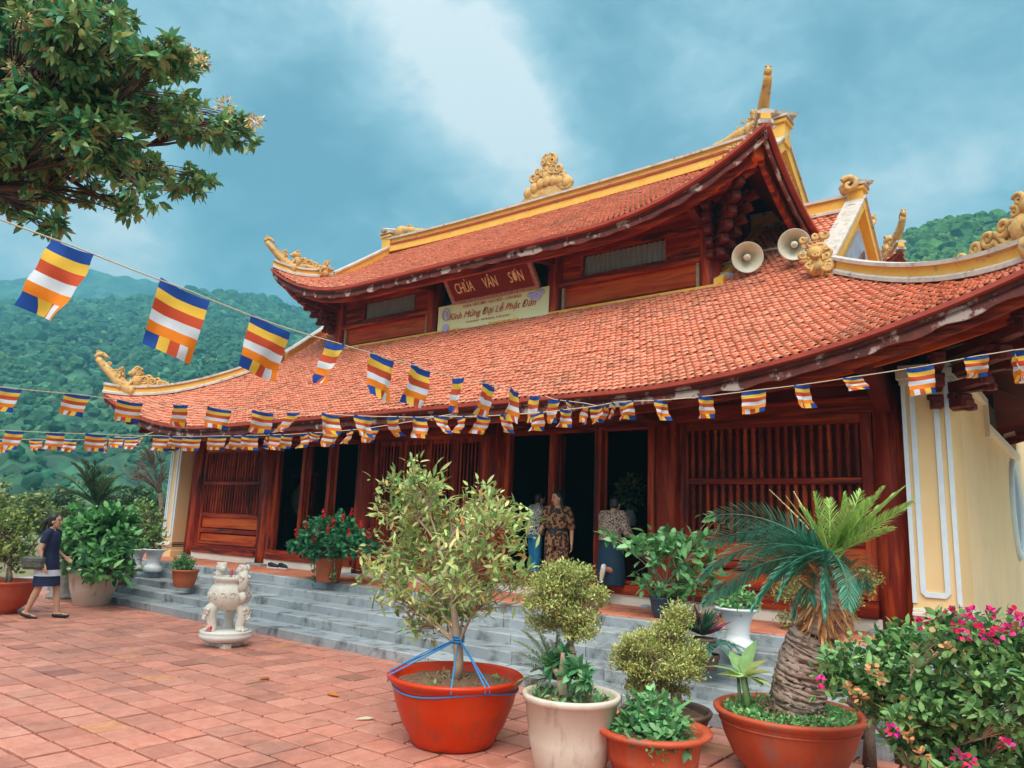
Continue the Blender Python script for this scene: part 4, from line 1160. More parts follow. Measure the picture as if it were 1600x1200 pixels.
def foliage(th, tg, d, nleaf, ll, lw, col, alts=(), sd=.2, spread=.4, up=.4, cone=.5, droop=.25, fold=.35, nm='foliage', roll=.5):
    b = np.array(th.location); n = len(tg)*nleaf
    P = np.repeat(tg, nleaf, 0)+RNG.normal(0, ll*spread, (n, 3)); D = np.repeat(d, nleaf, 0)*cone+rdir(n, up)
    mb = MB(); leaves(mb, P-b, D, np.exp(RNG.normal(-.12, .32, n))*ll, lw, tint(n, col, sd, alts), droop, fold, 0, roll); return mb.build(nm, M['leaf'], th)

# --- 1 big olive shrub, glossy orange bowl, blue cords
b = at(707, 1160, Z=0)
th = thing('potted_shrub', 'tall airy olive leaved shrub tied with blue cords in a glossy orange bowl', 'potted plant', b)
pot_part(th, bowl(.545, .53), 'orangepot', 'pot', .455, .49)
Y1 = b[1]
E1 = [(640, 780, 62, 52), (690, 840, 75, 55), (770, 840, 52, 58), (620, 870, 55, 48), (700, 925, 78, 45), (600, 915, 42, 34), (790, 920, 48, 38), (745, 770, 26, 30), (640, 735, 30, 20), (810, 790, 20, 18), (680, 965, 70, 24), (735, 890, 60, 45)]
E2 = [px_ell(*e, Y=Y1+.22*math.sin(i*2.1), dy=.85) for i, e in enumerate(E1)]
tg, d = in_ells(E2, 330, .45); r_ = at(716, 1010, Y=Y1)
tr = MB(); foot = b+V3(0, .0, .46); m_ = at(708, 945, Y=Y1+.02); u_ = at(690, 865, Y=Y1-.02); tr.tube([foot, foot*.5+r_*.5+V3(.02, 0, 0), r_, m_, u_], [.052, .042, .040, .026, .014], 10)
zz = tg[:, 2]+RNG.normal(0, .08, len(tg)); q1_, q2_ = np.quantile(zz, .38), np.quantile(zz, .70)
limbs(tr, r_, tg[zz < q1_], .020, 7, .25, 8, 6, .0026, .07); limbs(tr, m_, tg[(zz >= q1_) & (zz < q2_)], .016, 8, .3, 8, 6, .0026, .07); limbs(tr, u_, tg[zz >= q2_], .014, 8, .3, 8, 6, .0026, .07)
finish(th, tr); foliage(th, tg, d, 12, .088, .0140, (.33, .39, .15), [((.43, .44, .20), .25), ((.18, .29, .10), .26), ((.48, .38, .15), .05), ((.45, .17, .05), .012)], .22, .5, .7, .5, .2, .5)
cord = MB(); tie = r_-V3(0, 0, -.06)-b
for (px, py) in ((620, 1082), (640, 1100), (705, 1118), (775, 1098), (800, 1075), (610, 1070)):
    e_ = at(px, py, Y=Y1-.30)-b; a_ = math.atan2(e_[1], e_[0]); q = V3(.535*math.cos(a_), .535*math.sin(a_), .535)
    q = V3(.545*math.cos(a_), .545*math.sin(a_), .525)
    cord.tube([tie+RNG.normal(0, .01, 3), (tie+q)/2+RNG.normal(0, .006, 3), q, q+V3(.008*math.cos(a_), .008*math.sin(a_), -.05)], .0062, 6)
a_ = np.linspace(0, 2*PI, 49); cord.tube(np.stack([.512*np.cos(a_), .512*np.sin(a_), .445-.02*np.sin(3*a_)], 1), .0065, 6, 0, False)
for i in range(3): cord.tube(np.array([tie[0], tie[1], 0])+np.stack([.046*np.cos(a_), .046*np.sin(a_), np.full(49, tie[2]+.02*i-.02)], 1), .007, 5, 0, False)
cord.build('blue_cord', M['rope'], th)
g = MB(); n = 60; aa = RNG.random(n)*6.28; rr = RNG.random(n)*.4
P = np.stack([rr*np.cos(aa), rr*np.sin(aa), np.full(n, .475)], 1); leaves(g, P, rdir(n, 1.0), .05, .012, tint(n, (.10, .22, .08), .25, [((.32, .2, .1), .4)])); g.build('seedling_leaves', M['leaf'], th)

# --- 2 cream pot, layered topiary with feathery leaves and a rosette
b = at(890, 1212, Z=0)
th = thing('potted_shrub', 'layered yellow green shrub with feathery fronds in the cream pot beside the orange bowl', 'potted plant', b)
pot_part(th, plain_pot(.35, .24, .56, .05), 'creampot', 'pot', .50, .30)
Yb = b[1]; E2 = [px_ell(*e, Y=Yb+o, dy=.8) for e, o in (((888, 896, 40, 13), .05), ((868, 914, 46, 14), 0), ((925, 932, 24, 12), .08), ((862, 942, 42, 12), -.05), ((900, 962, 40, 11), .03), ((850, 972, 28, 9), .03), ((908, 988, 26, 8), 0), ((885, 926, 26, 10), .12))]
tg, d = in_ells(E2, 620, .5); r_ = at(893, 1010, Y=Yb+.02); tr = MB(); foot = b+V3(.03, .03, .48)
tr.tube([foot, (foot+r_)/2+V3(.03, 0, 0), r_], [.028, .024, .02], 8); limbs(tr, r_, tg, .014, 7, .3, 6, 5, .0025)
f2 = b+V3(-.03, -.02, .48); t2 = at(878, 1062, Y=Yb-.03); tr.tube([f2, f2*.6+t2*.4+V3(.01, 0, 0), t2], [.062, .05, .042], 10)
for (px, py) in ((862, 1040), (905, 1040), (880, 1020)): tr.tube([t2, at(px, py, Y=Yb-.05)], [.03, .018], 7)
finish(th, tr, 'twig')
foliage(th, tg, d, 20, .029, .0062, (.33, .35, .12), [((.42, .40, .16), .3), ((.20, .25, .08), .22)], .18, .9, .8, .4)
ros = MB()
for (px, py, dy_) in ((862, 1040, -.05), (905, 1045, -.10), (880, 1025, 0), (915, 1062, -.12), (890, 1055, -.14)):
    c = at(px, py, Y=Yb+dy_)-b; n = 26; D = rdir(n, .45); leaves(ros, np.tile(c, (n, 1)), D, RNG.uniform(.09, .15, n), .024, tint(n, (.07, .20, .085), .2, [((.16, .30, .15), .25)]), .25, .3)
n = 260; aa = RNG.random(n)*6.28; rr = np.sqrt(RNG.random(n))*.28; P = np.stack([rr*np.cos(aa), rr*np.sin(aa), np.full(n, .52)], 1)
leaves(ros, P, rdir(n, .9), RNG.uniform(.04, .08, n), .013, tint(n, (.12, .22, .10), .25, [((.22, .3, .14), .3)]), .3, .3)
ros.build('leaf_rosettes', M['leaf'], th)
fe = MB()
for (tx, ty) in ((800, 1000), (792, 1040), (805, 1070), (815, 985), (840, 985), (830, 1050), (815, 1085), (860, 1000), (850, 1020), (798, 1020), (872, 990), (835, 1085)):
    c0 = at(868, 1062, Y=Yb+.02); tip = at(tx, ty, Y=Yb+RNG.uniform(-.15, .1)); frond(fe, bez(c0, c0+(tip-c0)*.5+V3(0, 0, .10), tip, 8)-b, .075, 22, (.115, .19, .09), (.21, .26, .13), .2, 62, .007, .004)
fe.build('feather_fronds', M['leaf'], th)

# --- 3 herb in a red bowl
b = at(1020, 1228, Z=0)
th = thing('potted_herb', 'broad leaved green herb in the matte red bowl at the bottom edge', 'potted plant', b)
pot_part(th, [(0, 0), (.22, 0), (.25, .03), (.30, .16), (.31, .165), (.315, .20), (.335, .33), (.385, .345), (.405, .36), (.405, .38), (.36, .385), (.33, .36), (.31, .3), (0, .3)], 'redpot', 'pot', .33, .32)
Yb = b[1]; E2 = [px_ell(*e, Y=Yb+o) for e, o in (((1022, 1115, 46, 26), .05), ((990, 1140, 34, 22), -.05), ((1050, 1140, 36, 24), -.02), ((1030, 1155, 50, 14), -.14), ((975, 1158, 22, 10), -.12))]
tg, d = in_ells(E2, 190, .4); tr = MB(); limbs(tr, b+V3(0, 0, .33), tg, .012, 9, .3, 6, 5, .0025); finish(th, tr)
foliage(th, tg, d, 5, .070, .0215, (.10, .245, .095), [((.18, .33, .14), .3), ((.06, .16, .07), .2)], .18, .3, .5, .5, .3, .3)
foliage(th, tg[::2]-V3(0, 0, .03), d[::2], 8, .032, .008, (.12, .27, .10), [], .2, .8, .5, .3, nm='small_leaves')

# --- 4 cloud topiary in a brown bowl
b = at(1042, 1166, Z=0)
th = thing('potted_topiary', 'rounded yellow green topiary in a dark brown bowl at the stair foot', 'potted plant', b)
pot_part(th, bowl(.36, .30, foot=.5), 'brownpot', 'pot', .245, .31)
Yb = b[1]; E2 = [px_ell(*e, Y=Yb+o, dy=.8) for e, o in (((1060, 962, 24, 14), .05), ((1046, 984, 30, 10), .02), ((1018, 1008, 50, 17), 0), ((980, 1030, 28, 18), -.02), ((1076, 1020, 30, 15), 0), ((1062, 1046, 38, 13), -.1), ((1012, 1050, 34, 13), -.08), ((1000, 1074, 24, 9), 0), ((1048, 1078, 26, 8), 0))]
tg, d = in_ells(E2, 800, .6); r_ = at(1036, 1085, Y=Yb); tr = MB(); tr.tube([b+V3(0, 0, .23), r_], [.04, .035], 9)
for dx in (-.09, .08, .14): tr.tube([b+V3(dx*.6, 0, .23), r_+V3(dx, .02, .02)], [.02, .018], 7)
limbs(tr, r_, tg, .022, 8, .3, 7, 5, .003); finish(th, tr)
foliage(th, tg, d, 20, .029, .0060, (.38, .38, .125), [((.46, .44, .17), .3), ((.22, .26, .09), .22)], .18, .9, .8, .45)

# --- 5 aralia in a dark blue pot, on the terrace edge
b = at(1036, 966, Z=.65)
th = thing('potted_aralia', 'bright green large leaved bush in a dark blue pot on the terrace edge', 'potted plant', b)
pot_part(th, plain_pot(.17, .12, .26), 'bluepot', 'pot', .2, .14)
Yb = b[1]; E2 = [px_ell(*e, Y=Yb+o) for e, o in (((1060, 868, 52, 26), 0), ((1015, 852, 36, 20), -.1), ((1105, 842, 30, 20), .05), ((955, 842, 22, 8), -.15), ((1040, 912, 40, 20), 0), ((1085, 905, 34, 28), .1), ((1000, 895, 22, 14), -.05), ((1125, 815, 18, 14), .1), ((1045, 840, 40, 12), 0))]
tg, d = in_ells(E2, 105, .5); r_ = b+V3(.03, 0, .40); tr = MB(); tr.tube([b+V3(0, 0, .2), r_], [.022, .02], 8); limbs(tr, r_, tg, .015, 8, .3, 7, 5, .004); finish(th, tr)
foliage(th, tg, d, 7, .125, .036, (.115, .265, .10), [((.21, .37, .18), .32), ((.06, .17, .07), .2)], .16, .3, .3, .5, .35, .25)

# --- 6 purple and green spiky plant
b = at(1098, 1022, Z=.512)
th = thing('potted_spiderwort', 'spiky plant with purple and green blades left of the white urn', 'potted plant', b)
pot_part(th, plain_pot(.13, .09, .16), 'brownpot', 'pot', .12, .1)
mb = MB(); n = 60; a_ = RNG.random(n)*6.28; e_ = RNG.uniform(.35, 1.25, n); D = np.stack([np.cos(a_)*np.cos(e_), np.sin(a_)*np.cos(e_), np.sin(e_)], 1)
leaves(mb, np.tile(V3(0, 0, .18), (n, 1)), D, RNG.uniform(.26, .40, n), .020, tint(n, (.03, .10, .055), .2, [((.15, .035, .07), .38), ((.26, .20, .17), .10)]), .14, .6); mb.build('blades', M['leaf'], th)
# small cycad in front of it
b = at(1106, 1046, Z=.384)
th = thing('small_cycad', 'small blue green cycad rosette under the purple spiky plant', 'potted plant', b)
pot_part(th, plain_pot(.12, .09, .15), 'brownpot', 'pot', .11, .09)
mb = MB()
for i in range(13):
    a_ = i*2.4; q = V3(math.cos(a_), math.sin(a_), 0); c0 = V3(0, 0, .16); L_ = RNG.uniform(.30, .42)
    frond(mb, bez(c0, c0+q*.5*L_+V3(0, 0, .2), c0+q*L_+V3(0, 0, .02), 8), .10, 26, (.055, .15, .12), (.09, .2, .16), .25, 60, .007, .005)
mb.build('fronds', M['leaf'], th)

# --- 7 white urn on the fourth step, right of centre
URN = [(0, 0), (.165, 0), (.175, .02), (.178, .07), (.16, .11), (.125, .135), (.118, .18), (.13, .28), (.165, .38), (.205, .415), (.235, .425), (.238, .445), (.21, .45), (.17, .42), (.14, .36), (0, .36)]
def urn(label, b, s, crown, ncl, nl, ll, lw, col, alts, name='urn_plant'):
    th = thing(name, label, 'potted plant', b)
    pot_part(th, [(r*s, z*s) for r, z in URN], 'whitepot', 'urn', .40*s, .16*s)
    E2 = [px_ell(*e, Y=b[1]) for e in crown]; tg, d = in_ells(E2, ncl, .4); tr = MB(); limbs(tr, b+V3(0, 0, .4*s), tg, .012, 6, .3, 6, 5, .003); finish(th, tr)
    foliage(th, tg, d, nl, ll, lw, col, alts, .2, .5, .5, .5)
    return th
urn('white urn with a small leafy plant on the upper step beside the palm bowl', at(1153, 1018, Z=.512), 1.0, [(1150, 942, 30, 16), (1168, 935, 18, 16), (1135, 950, 20, 8)], 90, 6, .055, .017, (.10, .26, .10), [((.2, .36, .16), .25)])

# --- 8 cycad in a terracotta bowl
b = at(1235, 1213, Z=0)
th = thing('potted_cycad', 'leaning cycad palm with ringed trunk in a wide terracotta bowl', 'potted plant', b)
pot_part(th, bowl(.535, .47, foot=.6), 'redpot', 'pot', .41, .47)
mb = MB(); mb.tube(np.stack([.497*np.cos(np.linspace(0, 2*PI, 60)), .497*np.sin(np.linspace(0, 2*PI, 60)), np.full(60, .375)], 1), .008, 6, 0, False); mb.build('pot_band', M['redpot'], th)
Yb = b[1]; q0 = at(1243, 1112, Y=Yb); q1 = at(1250, 1060, Y=Yb); q2 = at(1270, 988, Y=Yb)
mb = MB(); m = 120; t = np.linspace(0, 1, m)[:, None]; pth = (1-t)**2*q0+2*t*(1-t)*q1+t*t*q2
k = np.linspace(0, 1, m); rad = .158-.012*k+.02*np.sin(k*PI); ring = .024*np.abs(np.sin(k*PI*15))**.6+.003*np.sin(k*260)
rad = rad+ring-.03*np.clip((k-.93)/.07, 0, 1)**2
jit = np.cumsum(RNG.normal(0, .0006, (m, 3)), 0); V0 = pth+jit-b
mb.tube(V0, rad, 26); tw_ = mb.V[-1].reshape(m, 26, 3); tw_ += RNG.normal(0, .005, tw_.shape); mb.V[-1] = tw_.reshape(-1, 3)
q3 = at(1281, 990, Y=Yb+.02); q4 = at(1303, 890, Y=Yb)
t = np.linspace(0, 1, 50)[:, None]; k = np.linspace(0, 1, 50)
mb.tube((q3*(1-t)+q4*t)-b, .115-.01*k+.010*np.abs(np.sin(k*PI*12)), 20)
mb.build('trunk', mat('ringed_cycad_bark', (.36, .24, .19), .9, (.46, .33, .27), 14, bump=.8, bscale=45, var2=(.17, .10, .08), scale2=16, thr2=(.54, .66)), th)
mb = MB()       # old frond bases hanging round the neck, dry root mass at the foot
n = 260; a_ = RNG.random(n)*6.28; tt = RNG.random(n); P = (q3+(q4-q3)*tt[:, None])+np.stack([np.cos(a_), np.sin(a_), 0*a_], 1)*.105
D = np.stack([np.cos(a_)*.5, np.sin(a_)*.5, -np.ones(n)*.5+.9*(tt > .6)], 1); leaves(mb, P-b, D, RNG.uniform(.08, .2, n), .011, tint(n, (.36, .15, .06), .25, [((.5, .27, .12), .3)]), .1, .5)
n = 500; a_ = RNG.random(n)*6.28; rr = RNG.uniform(.08, .30, n); P = np.stack([rr*np.cos(a_)+.02, rr*np.sin(a_), .44+.10*(1-rr/.3)], 1); leaves(mb, P, rdir(n, .2), .05, .008, tint(n, (.24, .13, .085), .3), .1, .5)
mb.build('dry_fronds', M['leaf'], th)
gc = MB(); n = 1500; a_ = RNG.random(n)*6.28; rr = np.sqrt(RNG.uniform(.12, 1, n))*.46; P = np.stack([rr*np.cos(a_), rr*np.sin(a_), np.full(n, .435)+RNG.random(n)*.03], 1)
leaves(gc, P, rdir(n, 1.2), RNG.uniform(.025, .045, n), .010, tint(n, (.10, .26, .09), .2, [((.2, .36, .13), .25)]), .2, .3); gc.build('ground_cover', M['leaf'], th)
cr = MB(); cc = at(1300, 866, Y=Yb)
DARK = (.045, .165, .115); DK2 = (.09, .27, .20); LIT = (.22, .34, .085); LT2 = (.37, .48, .16)
for (tx, ty, hx_, hy_, dy_, kind) in ((1112, 806, 1200, 790, -.25, 0), (1100, 850, 1190, 805, .1, 0), (1092, 905, 1170, 820, -.35, 0), (1098, 945, 1190, 850, -.55, 0), (1130, 930, 1210, 850, -.15, 0), (1150, 842, 1215, 800, .35, 0), (1175, 952, 1225, 865, -.5, 0), (1200, 905, 1240, 850, .3, 0),
        (1288, 962, 1285, 880, -.45, 0), (1325, 950, 1328, 880, -.5, 0), (1262, 945, 1262, 880, -.1, 0), (1350, 920, 1340, 865, .35, 0), (1305, 930, 1312, 870, .3, 0), (1240, 965, 1250, 890, .4, 0), (1215, 935, 1240, 870, -.4, 0), (1160, 880, 1220, 830, -.3, 0), (1185, 865, 1230, 815, .3, 0),
        (1428, 784, 1370, 822, -.1, 1), (1412, 762, 1360, 810, .1, 1), (1380, 762, 1350, 810, -.2, 1), (1345, 768, 1330, 805, .2, 1), (1318, 772, 1312, 810, -.1, 1), (1295, 780, 1298, 815, .25, 1), (1272, 770, 1280, 815, -.15, 1), (1250, 792, 1268, 820, .1, 1), (1395, 825, 1360, 840, -.25, 1), (1372, 800, 1345, 825, .2, 1), (1330, 790, 1318, 820, -.3, 1), (1360, 780, 1335, 815, 0, 1),
        (1202, 765, 1255, 815, .1, 2), (1228, 775, 1262, 820, -.1, 2), (1240, 768, 1270, 820, .2, 2)):
    tip = at(tx, ty, Y=Yb+dy_); c = at(hx_, hy_, Y=Yb+dy_*.55); c0 = cc+RNG.normal(0, .02, 3)
    pth = bez(c0, c, tip, 12)-b; Ln = np.linalg.norm(tip-c0)
    if kind == 0: frond(cr, pth, .185, int(64*max(.7, Ln/1.0)), DARK, DK2, .10, 60, .0075, .010, sd=.2, roll=(-.75 if ty < 960 and tx < 1230 else .9)+RNG.normal(0, .25))
    elif kind == 1: frond(cr, pth, .13, int(56*max(.7, Ln/.8)), LIT, LT2, .5, 50, .0068, .010, sd=.15, roll=RNG.normal(0, .7))
    else: frond(cr, pth, .05, 24, (.36, .30, .13), (.5, .42, .22), .3, 22, .006, .009)
cr.build('crown', M['leaf'], th)
# dumb cane growing in the same bowl
st = MB(); s0 = at(1168, 1118, Y=Yb-.16)-b; s1 = at(1162, 1058, Y=Yb-.16)-b
st.tube([s0, (s0+s1)/2+V3(.01, 0, 0), s1], [.028, .026, .024], 9, col=(.16, .24, .09)); s2 = s0+V3(-.06, .03, 0); st.tube([s2, s2+V3(-.02, 0, .26)], [.016, .012], 7, col=(.14, .22, .09))
P = []; D = []
for (tx, ty) in ((1115, 1038), (1130, 1052), (1165, 1015), (1205, 1040), (1195, 1060), (1150, 1030), (1180, 1035), (1140, 1066), (1185, 1070)):
    tip = at(tx, ty, Y=Yb-.16+RNG.uniform(-.08, .08))-b; P.append(s1+RNG.normal(0, .012, 3)); D.append(tip-s1+V3(0, 0, .06))
D = np.array(D); leaves(st, np.array(P), D, np.linalg.norm(D, axis=1)*1.15, .064, tint(len(P), (.52, .58, .30), .10, [((.26, .42, .17), .2)]), .45, .2, 0, .12)
st.build('dumb_cane', M['leaf'], th)

# --- 9 thin stemmed topiary behind the cycad
b = at(1244, 1004, Z=.512)
th = thing('potted_topiary', 'thin stemmed yellow green topiary behind the cycad trunk', 'potted plant', b)
pot_part(th, plain_pot(.17, .12, .15), 'brownpot', 'pot', .11, .13)
Yb = b[1]; E2 = [px_ell(*e, Y=Yb+o, dy=.9) for e, o in (((1232, 926, 30, 20), 0), ((1256, 915, 18, 16), .1), ((1332, 905, 26, 26), .1), ((1342, 925, 22, 18), 0), ((1322, 945, 18, 24), .1), ((1310, 975, 22, 12), 0), ((1232, 968, 20, 10), 0), ((1365, 905, 10, 14), 0))]
tg, d = in_ells(E2, 330, .55); tr = MB(); b1 = b+V3(0, 0, .11)
for (px, py) in ((1234, 940), (1246, 935), (1258, 930), (1305, 985), (1318, 950), (1330, 930)): q = at(px, py, Y=Yb+.03); tr.tube(bez(b1+RNG.normal(0, .03, 3)*V3(1, 1, 0), (b1+q)/2+V3(.0, 0, -.02), q, 6), np.linspace(.014, .010, 6), 6)
limbs(tr, at(1285, 965, Y=Yb), tg, .010, 8, .1, 5, 4, .0025); finish(th, tr)
foliage(th, tg, d, 9, .040, .011, (.27, .29, .09), [((.36, .35, .14), .3), ((.14, .19, .07), .25)], .2, .6, .8, .45)

# --- 10 bougainvillea on the right, over a cut stump
Yb = 5.15; b = at(1450, 1235, Z=0); b = V3(b[0], Yb, 0)
th = thing('bougainvillea', 'sprawling bougainvillea bush with magenta flowers in front of the yellow pilaster', 'shrub', b)
E10 = [(1345, 1045, 62, 34), (1420, 1010, 58, 30), (1500, 1000, 60, 36), (1575, 1000, 52, 34), (1400, 1080, 70, 44), (1480, 1075, 78, 56), (1570, 1085, 64, 62), (1450, 1145, 60, 46), (1540, 1165, 76, 54), (1640, 1080, 66, 90), (1305, 1062, 32, 28), (1650, 1180, 60, 50), (1430, 1120, 52, 34), (1500, 1215, 70, 40)]
E2 = [px_ell(*e, Y=Yb+.30*math.sin(i*1.9), dy=.9) for i, e in enumerate(E10)]
tg, d = in_ells(E2, 1050, .5); tr = MB(); r_ = b+V3(.1, .25, .35); tr.tube([b, b+V3(.03, .0, .2), r_], [.04, .035, .03], 8); limbs(tr, r_, tg[::4], .013, 24, .3, 8, 5, .002, .1); finish(th, tr)
foliage(th, tg, d, 9, .056, .0175, (.155, .285, .10), [((.23, .37, .15), .30), ((.055, .13, .05), .26), ((.40, .22, .10), .035)], .2, .5, .5, .5)
fl = MB()
for (px, py, dy_) in ((1485, 958, 0), (1512, 968, -.1), (1545, 958, 0), (1530, 985, -.2), (1498, 978, -.15), (1575, 985, -.1), (1592, 968, 0), (1470, 970, .1), (1558, 990, -.3), (1282, 1066, -.1), (1395, 1140, -.3), (1497, 1182, -.45), (1513, 1190, -.45), (1572, 1166, -.4), (1455, 962, .1), (1520, 957, .1), (1598, 985, 0), (1548, 1000, -.3), (1440, 975, 0), (1585, 958, .1), (1506, 992, -.25)):
    c = at(px, py, Y=Yb+dy_-.30)-b; n = 15; D = rdir(n, .5); leaves(fl, c+D*.016, D, .029, .012, tint(n, (.52, .015, .16), .2, [((.62, .03, .10), .3), ((.50, .03, .3), .2)]), .1, .3)
for (px, py) in ((1365, 1045), (1372, 1060), (1330, 1075), (1345, 1090), (1480, 1015), (1420, 1150), (1440, 1180)):
    c = at(px, py, Y=Yb-.45)-b; n = 12; D = rdir(n, .5); leaves(fl, c+D*.015, D, .035, .014, tint(n, (.48, .25, .12), .2), .1, .3)
fl.build('blossoms', M['leaf'], th)
b = at(1372, 1190, Z=0)
st = thing('stump_stool', 'weathered wooden stump stool half hidden under the bougainvillea', 'stool', b)
mb = MB(); mb.lathe([(0, .40), (.20, .40), (.215, .415), (.21, .45), (.17, .462), (0, .465)], 18); mb.build('seat', M['bench'], st)
for i in range(3):
    a_ = i*2.09+.4; mb = MB(); mb.tube([(.13*math.cos(a_), .13*math.sin(a_), .41), (.15*math.cos(a_), .15*math.sin(a_), .2), (.17*math.cos(a_), .17*math.sin(a_), 0)], [.05, .042, .055], 9); mb.build('leg', M['bark'], st)

# --- left side of the courtyard
b = at(142, 945, Z=0)
th = thing('potted_shrub', 'dense bright green shrub in the large beige planter by the stairs', 'potted plant', b)
pot_part(th, plain_pot(.455, .29, .66, .05), 'creampot', 'planter', .58, .4)
Yb = b[1]; E2 = [px_ell(*e, Y=Yb+o) for e, o in (((150, 842, 48, 44), 0), ((182, 815, 30, 26), .2), ((120, 868, 30, 34), -.1), ((165, 880, 40, 24), -.2), ((190, 850, 22, 26), .1), ((128, 820, 30, 24), .1), ((108, 845, 14, 20), 0))]
tg, d = in_ells(E2, 330, .5); tr = MB(); r_ = b+V3(0, 0, .95); tr.tube([b+V3(0, 0, .64), r_], [.05, .045], 8); limbs(tr, r_, tg, .03, 9, .3, 7, 5, .006); finish(th, tr, 'bark')
foliage(th, tg, d, 9, .15, .046, (.07, .20, .06), [((.14, .30, .10), .34), ((.035, .11, .045), .28)], .2, .4, .4, .5)
b = at(2, 958, Z=0)
th = thing('potted_shrub', 'yellow green shrub in a red bowl at the far left edge', 'potted plant', b)
pot_part(th, bowl(.48, .52, foot=.45), 'redpot', 'pot', .44, .42)
Yb = b[1]; E2 = [px_ell(*e, Y=Yb+o) for e, o in (((18, 830, 34, 36), 0), ((-20, 830, 40, 50), .1), ((35, 858, 22, 24), -.1), ((5, 870, 38, 22), 0))]
tg, d = in_ells(E2, 190, .4); tr = MB(); r_ = b+V3(.05, 0, .75); tr.tube(bez(b+V3(-.1, 0, .42), b+V3(.12, 0, .52), r_, 7), np.linspace(.05, .035, 7), 8); tr.tube(bez(b+V3(.1, 0, .42), b+V3(.25, 0, .6), b+V3(.0, 0, .7), 7), np.linspace(.04, .03, 7), 8); limbs(tr, r_, tg, .025, 7, .3, 6, 5, .005); finish(th, tr, 'bark')
foliage(th, tg, d, 9, .085, .026, (.17, .22, .055), [((.26, .30, .09), .3), ((.08, .14, .04), .28)], .2, .5, .5, .5)
urn('white urn with a slim leafy shrub on the steps by the left pilaster', at(238, 893, Z=.512), 1.0, [(228, 815, 28, 30), (215, 800, 22, 18), (242, 840, 16, 16), (222, 848, 20, 16)], 200, 8, .085, .024, (.12, .20, .06), [((.19, .27, .09), .3), ((.06, .12, .04), .25)])
urn('white urn half hidden behind the beige planter shrub', at(210, 891, Z=.512), .95, [(206, 858, 18, 12)], 40, 8, .075, .022, (.10, .20, .06), [((.19, .27, .09), .3)])
b = at(184, 924, Z=.128)
th = thing('potted_herb', 'small plant in a terracotta pot tucked behind the beige planter', 'potted plant', b)
pot_part(th, plain_pot(.17, .12, .28), 'terracotta', 'pot', .24, .14)
Yb = b[1]; tg, d = in_ells([px_ell(190, 893, 18, 10, Y=Yb), px_ell(200, 905, 8, 9, Y=Yb)], 45, .4); tr = MB(); limbs(tr, b+V3(0, 0, .24), tg, .01, 5); finish(th, tr)
foliage(th, tg, d, 7, .07, .02, (.08, .18, .06), [((.3, .12, .08), .15)], .2)
b = at(287, 917, Z=.384)
th = thing('potted_herb', 'low green herb in a terracotta pot on the steps left of the censer', 'potted plant', b)
pot_part(th, plain_pot(.235, .17, .31), 'terracotta', 'pot', .27, .2)
Yb = b[1]; tg, d = in_ells([px_ell(287, 881, 17, 8, Y=Yb), px_ell(287, 876, 10, 8, Y=Yb)], 70, .4); tr = MB(); limbs(tr, b+V3(0, 0, .26), tg, .01, 5); finish(th, tr)
foliage(th, tg, d, 8, .06, .014, (.06, .19, .06), [((.12, .28, .09), .3)], .2)
b = at(512, 909, Z=.65)
th = thing('potted_flowers', 'dark green plant with red flower spikes in an orange pot on the terrace', 'potted plant', b)
pot_part(th, [(0, 0), (.185, 0), (.19, .02), (.235, .36), (.25, .365), (.25, .42), (.225, .42), (.21, .36), (0, .36)], 'terracotta', 'pot', .38, .2)
Yb = b[1]; E2 = [px_ell(*e, Y=Yb+o) for e, o in (((520, 838, 50, 26), 0), ((485, 850, 30, 18), -.1), ((560, 850, 28, 20), 0), ((525, 820, 26, 14), .1), ((475, 858, 14, 12), -.15), ((505, 862, 40, 10), -.1))]
tg, d = in_ells(E2, 270, .5); tr = MB(); r_ = b+V3(0, 0, .5); tr.tube([b+V3(0, 0, .36), r_], [.03, .03], 7); limbs(tr, r_, tg, .02, 8, .3, 6, 5, .004)
for s_ in (-1, 1): tr.tube([b+V3(.2*s_, -.06, .42), b+V3(.27*s_, -.1, .3), b+V3(.26*s_, -.1, .12), b+V3(.20*s_, -.1, .02)], .008, 5)
finish(th, tr); foliage(th, tg, d, 8, .105, .032, (.03, .15, .065), [((.06, .21, .09), .3), ((.02, .09, .045), .25)], .18, .4, .4, .5)
fl = MB()
for (px, py) in ((462, 838), (478, 826), (505, 808), (512, 832), (548, 806), (562, 826), (490, 846), (535, 815), (575, 838), (520, 822), (545, 838)):
    c = at(px, py, Y=Yb-.42)-b; n = 26; P = c+np.stack([RNG.normal(0, .008, n), RNG.normal(0, .008, n), RNG.random(n)*.13-.02], 1); leaves(fl, P, rdir(n, 1.0), .036, .013, tint(n, (.50, .02, .025), .2))
fl.build('red_blossoms', M['leaf'], th)
lf = MB(); n = 30
for s_ in (-1, 1): P = np.array([.24*s_, -.1, .1])+RNG.normal(0, .06, (n, 3))*V3(.6, .6, 1.6); leaves(lf, P, rdir(n), .08, .02, tint(n, (.12, .17, .07), .25))
lf.build('trailing_leaves', M['leaf'], th)
b = at(590, 900, Z=.65); b[1] = max(b[1], 9.0)
th = thing('potted_herb', 'small leafy plant in a white pot by the closed doors', 'potted plant', b)
pot_part(th, plain_pot(.17, .12, .30), 'whitepot', 'pot', .25, .14)
Yb = b[1]; tg, d = in_ells([px_ell(585, 855, 24, 12, Y=Yb), px_ell(600, 865, 14, 12, Y=Yb)], 60, .4); tr = MB(); limbs(tr, b+V3(0, 0, .25), tg, .01, 5); finish(th, tr)
foliage(th, tg, d, 8, .10, .03, (.05, .19, .08), [((.1, .27, .12), .3)], .2)
